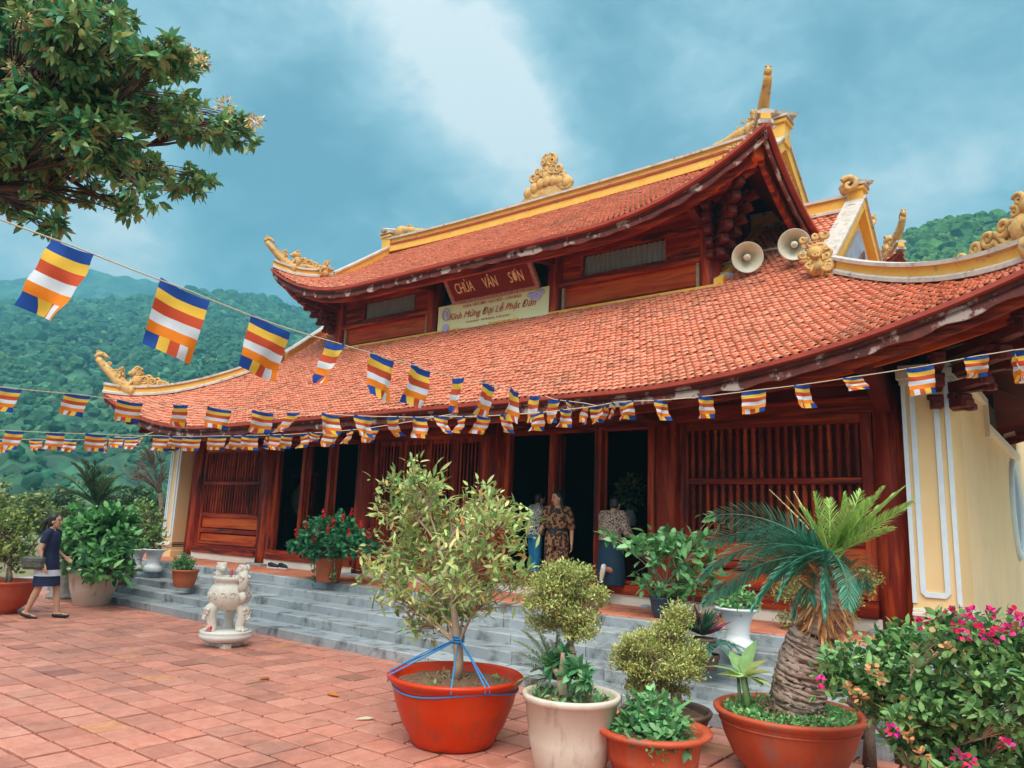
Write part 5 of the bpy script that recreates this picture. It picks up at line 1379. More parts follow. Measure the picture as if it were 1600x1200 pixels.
# ================================================================== flags on strings
FB = dict(b=(.02, .075, .33), y=(.86, .53, .07), r=(.60, .085, .035), w=(.70, .74, .80), o=(.86, .235, .02))
CRH = nrm(CR*V3(1, 1, 0)); FWH = nrm(FW*V3(1, 1, 0))
ORD = ['first', 'second', 'third', 'fourth', 'fifth', 'sixth', 'seventh', 'eighth', 'ninth', 'tenth', 'eleventh', 'twelfth', 'thirteenth', 'fourteenth', 'fifteenth', 'sixteenth', 'seventeenth']
def flag_string(p0, d0, p1, d1, flags, W, nm, ends, grp, mirror, slabel):
    inv = lambda px: 1/d0+(1/d1-1/d0)*(px-p0[0])/(p1[0]-p0[0])
    pts = [at(*p0, depth=d0)]
    for k, (px, py, w, h, lean) in enumerate(flags):
        d = 1/inv(px); c = at(px, py, depth=d); pts.append(c)
        c2 = at(px+3, py, depth=1/inv(px+3)); nb = at(p1[0], p1[1], depth=d1)
        h_r = h*d/F_PX; cs = min(1.0, w*d/F_PX/W); th_ = math.acos(cs)*(1 if (k*7) % 3 else -1)
        u = CRH*math.cos(th_)+FWH*math.sin(th_)
        sl = (flags[min(k+1, len(flags)-1)][1]-flags[max(k-1, 0)][1])/max(1, flags[min(k+1, len(flags)-1)][0]-flags[max(k-1, 0)][0])
        u = u+V3(0, 0, -sl*cs); dn = V3(0, 0, -1)+CRH*(lean/max(h, 1)); nn = nrm(np.cross(u, dn))
        ph = RNG.random()*6.28; amp = .016+.024*RNG.random(); am2 = RNG.normal(0, .05)
        # rows of the design: blue yellow red white orange, then all five side by side
        mb = MB()
        def P(a, v): # a across -.5.. .5, v down 0..1
            z = amp*(.3+v)*math.sin(ph+a*5.5+v*3.1)+am2*v*v+.009*math.sin(ph*2+a*13+v*5)*(.3+v)+.006*math.sin(ph*3+a*4-v*15)
            sag = .012*(1-4*a*a)*(1-v)
            return c+u*(a*W*(1-.05*v))+dn*(v*h_r+sag)+nn*z
        def patch(a0, a1, v0, v1, col, na=8, nv=3):
            vs = [P(a0+(a1-a0)*i/na, v0+(v1-v0)*j/nv) for j in range(nv+1) for i in range(na+1)]
            fs = [(j*(na+1)+i, j*(na+1)+i+1, (j+1)*(na+1)+i+1, (j+1)*(na+1)+i) for j in range(nv) for i in range(na)]
            mb.add(np.array(vs)-c, fs, 0, True, np.array(col)*RNG.uniform(.94, 1.05))
        e = [0, .155, .31, .475, .63, .79, 1.0]
        for q, key in enumerate('byrwo'): patch(-.5, .5, e[q], e[q+1], FB[key])
        seq = 'byrwo' if not mirror else 'owryb'
        xs = [-.5, -.22, -.0, .21, .38, .5] if not mirror else [-.5, -.38, -.21, 0, .22, .5]
        for q, key in enumerate(seq): patch(xs[q], xs[q+1], e[5], e[6], FB[key], 2, 4)
        o = mb.build('prayer_flag', M['flag']); o.location = tuple(c)
        big = ''
        tag(o, f'{ORD[k]} five-striped flag from the {ends} of the {nm}', 'flag', grp)
    pts.append(at(*p1, depth=d1)); pts = np.array(pts)
    fine = [pts[0]]
    for i in range(len(pts)-1):
        L_ = np.linalg.norm(pts[i+1]-pts[i])
        for t in (.25, .5, .75, 1.0): fine.append(pts[i]*(1-t)+pts[i+1]*t-V3(0, 0, .02*L_*4*t*(1-t)*.3))
    base = pts[0]; mb = MB(); mb.tube(np.array(fine)-base, .0045 if d0 < 6 else .0055, 5); o = mb.build('flag_string', M['string']); o.location = tuple(base)
    tag(o, slabel, 'string', 'strings carrying the flags')
flag_string((-60, 320), 3.35, (850, 621), 10.3, [(113, 384, 84, 116, -30), (290, 452, 66, 104, -18), (425, 505, 50, 82, -15), (524, 535, 38, 68, -12), (597, 556, 30, 68, -3), (657, 573, 27, 62, -8), (716, 590, 19, 56, -3), (764, 600, 18, 50, -5), (804, 609, 16, 50, -8), (837, 618, 16, 44, -6)], .285, 'long slanting string', 'tree end', 'large flags on the long slanting string', False, 'cord slanting from the tree down to the middle of the eave')
flag_string((-70, 598), 8.2, (948, 632), 9.8, [(15, 606, 42, 38, -4), (122, 616, 38, 34, -6), (204, 627, 36, 32, -5), (281, 632, 32, 34, -3), (343, 638, 30, 32, -3), (411, 643, 26, 33, 0), (459, 644, 26, 32, -5), (516, 647, 22, 32, 1), (567, 650, 20, 33, 1), (614, 651, 22, 31, 3), (655, 652, 19, 33, 2), (690, 650, 18, 27, 1), (721, 651, 14, 27, -4), (755, 650, 19, 29, -3), (794, 648, 20, 28, -4), (839, 645, 20, 28, -3), (884, 640, 20, 28, -2)], .275, 'middle string', 'left end', 'flags on the middle string', True, 'pale cord sagging from the left to the middle of the eave')
flag_string((852, 619), 10.2, (1640, 536), 7.1, [(866, 624, 16, 38, 0), (890, 627, 10, 24, 0), (914, 630, 9, 32, 2), (933, 634, 16, 28, 2), (948, 631, 11, 30, -4), (960, 629, 11, 26, -3), (980, 627, 19, 28, -6), (1034, 625, 27, 32, -3), (1103, 619, 29, 35, 0), (1177, 610, 31, 36, 2), (1253, 601, 33, 38, 0), (1332, 589, 38, 22, 2), (1437, 573, 46, 44, 4), (1527, 556, 43, 32, 4), (1584, 547, 20, 50, 4), (1604, 545, 16, 52, 0)], .275, 'right eave string', 'door end', 'flags on the right eave string', True, 'cord rising along the right half of the eave')
flag_string((-70, 668), 11.0, (705, 647), 11.3, [(23, 673, 33, 30, 0), (87, 676, 30, 27, 0), (150, 678, 28, 27, 0), (253, 681, 34, 24, 0), (276, 682, 10, 20, -3), (300, 682, 33, 23, 0), (340, 681, 34, 22, -2), (372, 681, 12, 22, -5), (391, 680, 20, 23, -2), (418, 680, 10, 20, -4), (433, 679, 17, 25, 0), (449, 679, 11, 22, -4), (476, 677, 20, 23, 3), (496, 676, 9, 15, -5), (520, 674, 18, 24, -7), (547, 672, 15, 22, -5), (582, 668, 17, 24, -5)], .275, 'low left string', 'left end', 'flags on the low left string', True, 'cord hanging low before the left doors')
flag_string((-50, 685), 15.0, (240, 675), 16.0, [(5, 687, 26, 20, 0), (57, 686, 24, 18, 0), (108, 687, 19, 19, 0), (163, 687, 15, 20, 0), (183, 683, 15, 16, -3), (206, 684, 22, 18, 0), (223, 681, 11, 17, -6)], .275, 'short far string', 'left end', 'small flags on the short far string', True, 'thin cord reaching the left roof corner')

# ================================================================== signs
def text_arrays(s, size, shear=0.0, ext=.004, align='CENTER', bold=0.0, space=1.0):
    bold = 0.0
    cu = bpy.data.curves.new('lettering', 'FONT'); cu.body = s; cu.size = size; cu.shear = shear; cu.extrude = ext; cu.align_x = align; cu.offset = bold; cu.space_character = space
    cu.resolution_u = 3
    o = bpy.data.objects.new('lettering', cu); COL.objects.link(o); dg = bpy.context.evaluated_depsgraph_get()
    me = bpy.data.meshes.new_from_object(o.evaluated_get(dg)); V = np.array([v.co[:] for v in me.vertices]); F = [list(p.vertices) for p in me.polygons]
    bpy.data.objects.remove(o); bpy.data.curves.remove(cu); bpy.data.meshes.remove(me); return V, F
def put_text(mb, s, size, o, ax, up, **k):
    V, F = text_arrays(s, size, **k); ax = nrm(ax); up = nrm(up); n = np.cross(ax, up)
    sx = k.pop('sx', 1.0)
    mb.add(np.asarray(o)+V[:, 0:1]*ax+V[:, 1:2]*up+V[:, 2:3]*n, F, 0)
sb = V3(-9.46, 11.38, 6.29); su = nrm(V3(0, -.40, .52)); sx_ = V3(1, 0, 0); sn = np.cross(sx_, su)
sign = thing('name_board', 'tilted dark red name board with gold letters under the upper eave', 'sign', sb)
A = np.array([sx_, -sn, su]); Hs = .64; Ws = 2.26
mb = MB(); mb.obox(su*Hs/2-sn*.0, (Ws/2, .03, Hs/2), A, 0); mb.build('board', M['signred'], sign)
mb = MB()
for c, h in ((su*.035, (Ws/2+.02, .045, .035)), (su*(Hs-.03), (Ws/2+.02, .045, .03)), (su*Hs/2-sx_*(Ws/2-.03), (.05, .043, Hs/2)), (su*Hs/2+sx_*(Ws/2-.03), (.05, .043, Hs/2))): mb.obox(c, h, A, 0, .01)
mb.build('frame', M['signframe'], sign)
for s, x in (('CHÙA', -.66), ('VÂN', .04), ('SƠN', .70)):
    mb = MB(); V, F = text_arrays(s, .25, 0.0, .008, 'CENTER', .006); V[:, 0] *= .72; V[:, 1] *= 1.30
    mb.add(su*.22+sx_*x+V[:, 0:1]*sx_+V[:, 1:2]*su+(V[:, 2:3]+.036)*sn, F, 0)
    mb.build('lettering', M['signtext'], sign)
bb = V3(-9.60, 11.42, 5.70); ban = thing('festival_banner', 'pale yellow banner with red script hung below the name board', 'banner', bb)
nx = 40; mb = MB(); P = np.zeros((9, nx, 3)); xs = np.linspace(-1.47, 1.47, nx)
for i, z in enumerate(np.linspace(0, .60, 9)):
    P[i, :, 0] = xs; P[i, :, 1] = .008*np.sin(xs*4+z*3)-.02; P[i, :, 2] = z+.012*np.cos(xs*PI/1.47)*(.5-z)
grid(mb, P, 0, True); mb.build('cloth', M['banner'], ban)
mb = MB(); ax_, up_ = V3(1, 0, 0), V3(0, 0, 1)
def bt(s, size, x, z, shear=0.0, bold=.003, wx=1.0, target=None):
    target = target or mb
    V, F = text_arrays(s, size, shear, .002, 'CENTER', bold); V[:, 0] *= wx
    target.add(np.array([x, -.040, z])+V[:, 0:1]*ax_+V[:, 1:2]*up_-V[:, 2:3]*V3(0, 1, 0), F, 0)
bt('CHÙA VÂN SƠN - NÚI MỘT - CÔN ĐẢO', .085, .04, .475, 0, .002); mb.build('lettering', M['bantext'], ban); mb = MB(); bt('Kính Mừng Đại Lễ Phật Đản', .20, .02, .255, .35, .003, .97, mb); mb.build('lettering', M['bantext'], ban); mb = MB()
for i in range(26):
    if i % 9 != 8: mb.box((-.62+i*.045, -.042, .135+.01*(i % 2)), (-.62+i*.045+.022, -.036, .165), 0)
mb.build('lettering', M['bantext'], ban)
for (x, z, r) in ((-1.22, .10, .10), (1.18, .44, .13), (1.02, .48, .07), (1.30, .50, .07)):
    mb = MB()
    for k in range(8): a_ = k*PI/4; mb.ell((x+.55*r*math.cos(a_), -.036, z+.55*r*math.sin(a_)), (.42*r, .006, .30*r), 8, 5)
    mb.ell((x, -.04, z), (.4*r, .006, .4*r), 8, 5); mb.build('flower_print', M['banblue'], ban)
mb = MB()
a_ = np.linspace(0, 2*PI, 25); mb.tube(np.stack([-1.22+.10*np.cos(a_), np.full(25, -.036), .40+.13*np.sin(a_)], 1), .013, 6, 0, False); mb.ell((-1.22, -.036, .40), (.05, .006, .08), 8, 6)
mb.build('emblem_print', M['banblue'], ban)
mb = MB(); mb.beam((-1.5, -.01, -.02), (1.5, -.01, -.02), .04, .05, 0)
for x in (-1.38, 1.42): mb.beam((x, -.01, -.04), (x, -.01, -.13), .03, .03, 0)
mb.build('batten', M['wood_bright'], ban)

# ================================================================== horn loudspeakers
def horn(label, c, dirn, r, wall):
    t = thing('horn_loudspeaker', label, 'loudspeaker', c, 0, 'horn loudspeakers under the upper eave'); d = nrm(dirn); s, u = frame(d)
    Am = np.array([s, u, d])
    def put(prof, mt, nm, n=36):
        mb = MB(); mb.lathe(prof, n); mb.V[0] = mb.V[0] @ Am; return mb.build(nm, mt, t)
    put([(.05, -.34), (.07, -.33), (.085, -.27), (.13, -.17), (r*.78, -.06), (r*.97, -.005), (r*1.02, 0), (r*1.02, .012), (r*.97, .01), (r*.76, -.045), (.12, -.15), (.04, -.26)], M['horn'], 'flare')
    put([(0, -.27), (.05, -.26), (.055, -.02), (.035, .0), (0, .004)], M['horn'], 'inner_cone', 16)
    put([(0, -.50), (.075, -.50), (.085, -.48), (.085, -.36), (.07, -.33), (0, -.33)], M['grey'], 'driver', 18)
    mb = MB(); q = np.asarray(wall)-np.asarray(c); mb.beam(-d*.30, q, .03, .03, 0); mb.obox(-d*.30, (.06, .06, .06), Am, 0); mb.build('bracket', M['grey'], t)
horn('cream horn loudspeaker half behind the corner brackets', at(1168, 402, X=-4.2), (.42, -.80, -.30), .245, (-4.9, 11.75, 6.2))
horn('cream horn loudspeaker standing clear to the right of its twin', at(1241, 382, X=-3.45), (.22, -.85, -.30), .24, (-4.75, 12.2, 6.5))

# ================================================================== stone censer
b = V3(-9.39, 5.98, 0)
cen = thing('incense_censer', 'white stone incense burner on three beast legs and a round base', 'censer', b)
mb = MB(); mb.box((-.15, -.15, 0), (.15, .15, .07), 0, .012)
for i in range(3): a_ = i*2.09-1.57+1.05; mb.obox((.2*math.cos(a_), .2*math.sin(a_), .03), (.06, .05, .03))
mb.lathe([(0, .07), (.26, .07), (.30, .085), (.335, .12), (.34, .15), (.325, .17), (.335, .185), (.33, .205), (0, .21)], 36); mb.build('base', M['paintw'], cen)
mb = MB(); mb.lathe([(0, .46), (.10, .465), (.19, .50), (.255, .57), (.275, .655), (.265, .73), (.225, .785), (.195, .805), (.19, .83), (.225, .85), (.235, .875), (.235, .895), (.205, .90), (.195, .885), (.19, .86), (0, .86)], 36)
for i in range(14):
    a_ = i*.449; curl(mb, (.272*math.cos(a_), .272*math.sin(a_), .67), (-math.sin(a_), math.cos(a_), 0), V3(0, 0, 1), .045, .012, 1.3, i)
body = mb.build('bowl', M['white'], cen)
for i in range(3):
    a_ = i*2*PI/3+PI/2+.9; q = V3(math.cos(a_), math.sin(a_), 0); sdv = V3(-math.sin(a_), math.cos(a_), 0); mb = MB()
    mb.tube([q*.15+V3(0, 0, .56), q*.24+V3(0, 0, .48), q*.235+V3(0, 0, .38), q*.20+V3(0, 0, .29), q*.215+V3(0, 0, .23), q*.22+V3(0, 0, .205)], [.075, .085, .072, .058, .07, .085], 10)
    for sg in (-1, 1): curl(mb, q*.30+sdv*.045*sg+V3(0, 0, .45), sdv*sg, V3(0, 0, 1), .045, .016, 1.3, .5); mb.ell(q*.315+sdv*.03*sg+V3(0, 0, .40), (.016, .016, .016), 8, 6)
    mb.ell(q*.315+V3(0, 0, .37), (.035, .035, .03), 8, 6)
    for k in (-1, 0, 1): mb.ell(q*.285+sdv*.035*k+V3(0, 0, .22), (.026, .026, .022), 8, 6)
    mb.build('leg', M['white'], cen)
for sg in (-1, 1):
    mb = MB(); x = .245*sg
    mb.tube([(x*.95, 0, .72), (x*1.22, 0, .80), (x*1.18, 0, .90), (x*1.05, 0, .97)], [.05, .06, .06, .07], 9); mb.ell((x*1.0, -.01, 1.00), (.075, .07, .07), 10, 8); mb.ell((x*.78, -.02, .985), (.045, .045, .04), 8, 6)
    for l in (-.05, .05): curl(mb, (x*1.12, l, 1.02), V3(-sg, 0, 0), V3(0, 0, 1), .042, .018, 1.3, .4); curl(mb, (x*1.25, l, .88), V3(sg, 0, 0), V3(0, 0, 1), .05, .018, 1.3, .4)
    mb.tube([(x*1.15, 0, .70), (x*1.3, 0, .64), (x*1.2, 0, .58)], [.05, .045, .02], 8)
    mb.build('beast_handle', M['white'], cen)
mb = MB(); P = RNG.normal(0, .012, (14, 3))+V3(.03, -.26, .235); leaves(mb, P, rdir(14, .6), .05, .016, tint(14, (.6, .02, .03), .1)); mb.build('red_offering', M['leaf'], cen)
mb = MB()
for i in range(7): x = RNG.uniform(-.10, .10); y = RNG.uniform(-.08, .08); mb.tube([(x, y, .86), (x+.01, y, .99)], .004, 5)
mb.build('incense_sticks', M['redacc'], cen)

# ================================================================== shoes, gong, altar vase, pedestal, rear hall
def shoe_mesh(mb, o, rz, L_=.27, mt=(0, 1)):
    c, s = math.cos(rz), math.sin(rz); A = np.array([[c, s, 0], [-s, c, 0], [0, 0, 1]])
    prof = [(-.5, .28), (-.42, .34), (-.2, .33), (.1, .36), (.32, .38), (.45, .30), (.5, .14)]
    def lay(z0, z1, k0, k1, m_):
        out = [(x*L_, w*L_*.5) for x, w in prof]+[(x*L_, -w*L_*.5) for x, w in prof[::-1]]
        n = len(out); V = [(x*k0, y*k0, z0) for x, y in out]+[(x*k1, y*k1, z1) for x, y in out]
        F = [tuple(range(n))[::-1], tuple(range(n, 2*n))]+[(i, (i+1) % n, n+(i+1) % n, n+i) for i in range(n)]
        mb.add(np.asarray(o)+np.array(V) @ A, F, m_, False)
    lay(0, .026, 1, 1.02, mt[1])
    pts = np.array([(-.46*L_, 0, .07), (-.30*L_, 0, .075), (-.05*L_, 0, .062), (.22*L_, 0, .048), (.46*L_, 0, .036)])
    mb.tube(np.asarray(o)+pts @ A, [.036, .047, .045, .044, .022], 12, mt[0])
    mb.tube(np.asarray(o)+np.array([(-.33*L_, 0, .085), (-.34*L_, 0, .115)]) @ A, [.046, .040], 12, mt[0])
for k, (px, py, rz, lb) in enumerate(((427, 888, .25, 'black sneaker with white sole lying left of its pair on the terrace'), (442, 889, .05, 'black sneaker with white sole lying right of its pair, toe outward'))):
    p = at(px, py, Z=.655); mb = MB(); shoe_mesh(mb, (0, 0, 0), rz); o = mb.build('sneaker', [M['black'], M['whitecloth']]); o.location = tuple(p); tag(o, lb, 'shoe', 'pair of sneakers on the terrace')
c = at(470, 780, Y=11.05); b = V3(c[0], c[1], .76)
gong = thing('bronze_gong', 'round pale bronze gong seen in the dark left doorway', 'gong', b)
mb = MB(); mb.lathe([(0, .05), (.07, .045), (.09, .02), (.20, .012), (.205, .02), (.30, .012), (.36, .0), (.37, -.01), (.37, -.07), (.35, -.07), (.34, -.02), (0, -.01)], 36)
v = mb.V[0]; mb.V[0] = np.stack([v[:, 0], -v[:, 2], v[:, 1]+(c[2]-.76)], 1)
for i in range(12): a_ = i*PI/6; mb.ell((.26*math.cos(a_), -.015, c[2]-.76+.26*math.sin(a_)), (.025, .012, .025), 8, 6)
mb.build('disc', M['bronze'], gong)
mb = MB(); H_ = c[2]-.76
for sg in (-1, 1): mb.box((sg*.5-.04, -.04, 0), (sg*.5+.04, .04, H_+.55)); mb.box((sg*.5-.05, -.25, 0), (sg*.5+.05, .25, .07))
mb.box((-.6, -.04, H_+.55), (.6, .04, H_+.63)); mb.tube([(-.15, 0, H_+.34), (-.15, 0, H_+.56)], .01, 5); mb.tube([(.15, 0, H_+.34), (.15, 0, H_+.56)], .01, 5)
mb.build('stand', M['wood_dark'], gong)
c = at(985, 800, Y=12.4); b = V3(c[0], 12.4, .76)
alt = thing('altar_vase', 'tall vase of dim green sprays inside the right doorway', 'vase', b)
mb = MB(); z0 = c[2]-.76-.25; mb.lathe([(0, z0), (.09, z0), (.12, z0+.1), (.10, z0+.2), (.07, z0+.26), (.085, z0+.29), (.06, z0+.28), (0, z0+.2)], 20); mb.build('jar', M['whitepot'], alt)
mb = MB(); n = 260; tg, d = in_ells([(V3(0, 0, z0+.62), V3(.26, .2, .30))], n, .3); leaves(mb, tg, d+rdir(n, .5)*.6, .11, .03, tint(n, (.14, .22, .10), .25, [((.5, .35, .12), .15)])); 
for i in range(9): mb.tube([(0, 0, z0+.25), tg[i*20]*V3(.5, .5, 1), tg[i*20]], .006, 4, col=(.1, .14, .06))
mb.build('sprays', M['leaf'], alt)
mb = MB(); mb.box((-.5, -.3, z0-.05), (.5, .3, z0)); mb.box((-.45, -.26, 0), (.45, .26, z0-.05)); mb.build('altar_stand', M['wood_dark'], alt)
b = at(101, 934, Z=0)
ped = thing('stone_pedestal', 'rough grey stone pedestal behind the walking woman', 'pedestal', b)
mb = MB(); mb.lathe([(0, 0), (.32, 0), (.31, .06), (.25, .10), (.26, .3), (.25, .55), (.29, .62), (.31, .70), (.28, .74), (0, .74)], 18)
v = mb.V[0]; v += np.array([RNG.normal(0, .010, 3) for _ in range(len(v))]); mb.V[0] = v; mb.build('block', M['pedestal'], ped)
cp = at(1402, 394, Y=20.0)
R3 = Roof(6.0, 0.0, 3.0, 0.0, PU, 1.0, 3.4, 2.4, 2.0, 5.0, 1.5)
rh = thing('rear_hall', 'rear hall showing only one upturned red roof corner above the temple', 'temple building', (cp[0]-5.9, 20.0, 0))
zb = cp[2]-.95
def up_(o_mb):
    for i in range(len(o_mb.V)): o_mb.V[i] = o_mb.V[i]+V3(0, 0, zb)
mb = roof_tiles(R3, lambda u: np.full(np.shape(u), 3.0), .16, .15); up_(mb); r3 = mb.build('roof', M['tile'], rh)
mb = MB(); roof_deck(R3, .03, mb, 0, 3.1); up_(mb); mb.build('roof_deck', M['tile_edge'], r3)
for sg in (-1, 1):
    pth = hip_path(R3, sg, False)+V3(0, 0, zb); ridge(pth, .15, .18, 'hip_ridge', r3); out = pth[0]-pth[8]; out[2] = 0
    mb = MB(); hip_dragon(mb, pth[0]+V3(0, 0, .06), out, .72, 3); mb.build('corner_dragon', M['carved'], r3)
mb = MB(); mb.box((-4.6, 1.3, .3), (4.6, 4.7, zb+.6)); mb.build('wall', M['cream'], rh)
mb = MB(); mb.box((-5.9, .1, zb-.12), (5.9, .3, zb-.02)); mb.build('eave_board', M['wood_h'], rh)
for sx in (-1, 1):
    mb = MB(); mb.lathe([(.18, 0), (.18, zb+.3)], 14, (sx*4.5, .9, 0)); mb.build('column', M['wood_v'], rh)

for k, (px, py, c_, lb) in enumerate(((512, 1083, (.62, .20, .03), 'large orange fallen leaf on the paving left of the glossy bowl'), (408, 1062, (.45, .13, .03), 'rust coloured fallen leaf on the paving before the censer'), (585, 1122, (.62, .55, .42), 'pale dry leaf on the paving beside the glossy bowl'), (430, 952, (.50, .2, .05), 'small brown leaf on the paving at the stair foot'))):
    p = at(px, py, Z=.012); mb = MB(); leaves(mb, np.array([[0, 0, .004]]), np.array([[math.cos(k*2.1), math.sin(k*2.1), .02]]), .17, .045, np.array([c_]), .05, .12, 0, .02); o = mb.build('fallen_leaf', M['leaf']); o.location = tuple(p); tag(o, lb, 'leaf', 'leaves fallen on the courtyard')
# ================================================================== people
def remesh(name, mb, mats, parent, vox, smooth=2, recol=None):
    o = mb.build(name+'_raw', M['skin']); o.modifiers.new('r', 'REMESH').mode = 'VOXEL'; o.modifiers['r'].voxel_size = vox
    s = o.modifiers.new('s', 'SMOOTH'); s.factor = .5; s.iterations = smooth
    dg = bpy.context.evaluated_depsgraph_get(); me = bpy.data.meshes.new_from_object(o.evaluated_get(dg)); old = o.data
    bpy.data.objects.remove(o); bpy.data.meshes.remove(old)
    me.name = name; me.materials.clear(); mats = mats if isinstance(mats, (list, tuple)) else [mats]
    for m in mats: me.materials.append(m)
    n = len(me.polygons); me.polygons.foreach_set('use_smooth', np.ones(n, bool)); mi = np.zeros(n, np.int32)
    if recol is not None:
        c = np.zeros(n*3); me.polygons.foreach_get('center', c); mi = recol(c.reshape(-1, 3)).astype(np.int32)
    me.polygons.foreach_set('material_index', mi); me.update()
    q = bpy.data.objects.new(name, me); COL.objects.link(q); q.parent = parent; return q
def cap_(mb, p, q, a, b, n=12):
    """tapered limb with rounded ends"""
    p = np.asarray(p, float); q = np.asarray(q, float); d = q-p; L_ = np.linalg.norm(d); u = d/max(L_, 1e-6)
    t = np.array([-1, -.8, -.45, 0]); pts = []; rad = []
    for k in t: pts.append(p+u*a*k); rad.append(a*math.sqrt(max(.02, 1-k*k)))
    for k in (.33, .66): pts.append(p+d*k); rad.append(a+(b-a)*k)
    for k in (0, .45, .8, 1): pts.append(q+u*b*k); rad.append(b*math.sqrt(max(.02, 1-k*k)))
    mb.tube(np.array(pts), rad, n)
def loft(mb, rings, n=24, caps=True):
    """rings (centre, rx, ry[, axis tilt])"""
    vs = []; a = np.arange(n)*2*PI/n
    for r in rings:
        c = np.asarray(r[0], float); vs.append(c+np.stack([r[1]*np.cos(a), r[2]*np.sin(a), np.zeros(n)+(r[3] if len(r) > 3 else 0)*np.sin(a)], 1))
    fs = []
    for i in range(len(rings)-1):
        for j in range(n): j2 = (j+1) % n; fs.append((i*n+j, i*n+j2, (i+1)*n+j2, (i+1)*n+j))
    if caps: fs.append(tuple(range(n))[::-1]); fs.append(tuple((len(rings)-1)*n+j for j in range(n)))
    mb.add(np.concatenate(vs), fs, 0, True)
class Fig:
    """joints in metres for a 1.60 m figure facing -y"""
    def __init__(s, **k):
        s.j = dict(pelvis=(0, 0, .88), waist=(0, 0, 1.02), chest=(0, 0, 1.20), neck=(0, .012, 1.36), headb=(0, 0, 1.43), head=(0, -.012, 1.50),
                   shl=(.165, 0, 1.31), shr=(-.165, 0, 1.31), ell=(.205, .02, 1.05), elr=(-.205, .02, 1.05), wrl=(.215, -.05, .83), wrr=(-.215, -.05, .83),
                   hl=(.085, 0, .86), hr=(-.085, 0, .86), kl=(.09, -.015, .46), kr=(-.09, -.015, .46), al=(.09, .02, .075), ar=(-.09, .02, .075))
        s.hd = (0, -1, 0); s.fl = (0, -1, 0); s.fr = (0, -1, 0)   # head and foot directions
        for a, b in k.items():
            if a in ('hd', 'fl', 'fr'): setattr(s, a, b)
            else: s.j[a] = b
        s.j = {a: np.asarray(b, float) for a, b in s.j.items()}
def hand(mb, w, fore, palm, curl_=.5):
    """palm, four fingers and a thumb; fore = forearm direction, palm = where the palm faces"""
    f = nrm(fore); p = nrm(np.asarray(palm, float)-f*(np.asarray(palm, float) @ f)); s = np.cross(f, p)
    for k in (-.018, 0, .018): cap_(mb, w+f*.015+s*k, w+f*.075+s*k*1.25, .0145, .013, 8)
    for i, L_ in enumerate((.062, .072, .068, .052)):
        k = (i-1.5)*.0165; a = w+f*.085+s*k; b = a+nrm(f+p*curl_*.5)*L_*.5; c = b+nrm(f+p*curl_*1.5)*L_*.45
        cap_(mb, a, b, .0088, .0082, 7); cap_(mb, b, c, .0082, .007, 7)
    a = w+f*.03-s*.028; b = a+nrm(f-s*.8+p*.3)*.035; cap_(mb, a, b, .0105, .009, 7); cap_(mb, b, b+nrm(f-s*.15+p*.5)*.028, .009, .0075, 7)
def body(th, F, vox=.0075):
    j = F.j; mb = MB()
    loft(mb, [(j['pelvis']+V3(0, 0, -.07), .10, .08), (j['pelvis'], .155, .115), (j['waist'], .125, .09), (j['chest'], .148, .105), (j['chest']*.35+j['neck']*.65, .13, .08), (j['neck'], .06, .055)])
    cap_(mb, j['neck'], j['headb'], .05, .047)
    for q in 'lr':
        cap_(mb, j['sh'+q], j['el'+q], .048, .036); cap_(mb, j['el'+q], j['wr'+q], .036, .024)
        cap_(mb, j['neck']*.6+j['sh'+q]*.4, j['sh'+q], .05, .048)
        fo = j['wr'+q]-j['el'+q]; hand(mb, j['wr'+q], fo, V3(-1 if q == 'l' else 1, -.4, 0))
        cap_(mb, j['h'+q], j['k'+q], .082, .054); cap_(mb, j['k'+q], j['k'+q]*.65+j['a'+q]*.35, .052, .056); cap_(mb, j['k'+q]*.65+j['a'+q]*.35, j['a'+q], .054, .034)
        fd = nrm(getattr(F, 'f'+q)); dn = V3(0, 0, -1); dn = nrm(dn-fd*(dn @ fd)) if abs(fd[2]) < .9 else V3(0, 1, 0)
        cap_(mb, j['a'+q]-fd*.03+dn*.02, j['a'+q]+fd*.10+dn*.045, .034, .030); cap_(mb, j['a'+q]+fd*.10+dn*.045, j['a'+q]+fd*.16+dn*.048, .032, .022)
    h = j['head']; d = nrm(F.hd); s, u = frame(d); A = np.array([s, d, u])
    mb.ell(h+u*.02, (.072, .088, .092), 20, 14, A); mb.ell(h+d*.022-u*.05, (.054, .062, .06), 16, 10, A)
    cap_(mb, h+d*.085+u*.005, h+d*.105-u*.022, .009, .014, 8)
    for sg in (-1, 1):
        mb.ell(h+s*.072*sg-u*.012, (.010, .022, .030), 8, 6, A); mb.ell(h+d*.064+s*.038*sg-u*.025, (.018, .014, .014), 8, 6, A)
    mb.ell(h+d*.078-u*.060, (.022, .010, .009), 8, 6, A); mb.ell(h+d*.068-u*.093, (.02, .018, .016), 8, 6, A)
    def rc(c):
        r = c-h; x, y, z = r @ s, r @ d, r @ u; m = np.zeros(len(c))
        m[(y > .055) & (abs(abs(x)-.031) < .014) & (abs(z-.012) < .0055)] = 1
        m[(y > .05) & (abs(abs(x)-.032) < .018) & (abs(z-.034) < .004)] = 1
        m[(y > .066) & (abs(x) < .024) & (abs(z+.060) < .0075)] = 2
        return m
    return remesh('body', mb, [M['skin'], M['eye'], M['lips']], th, vox, 2, rc)
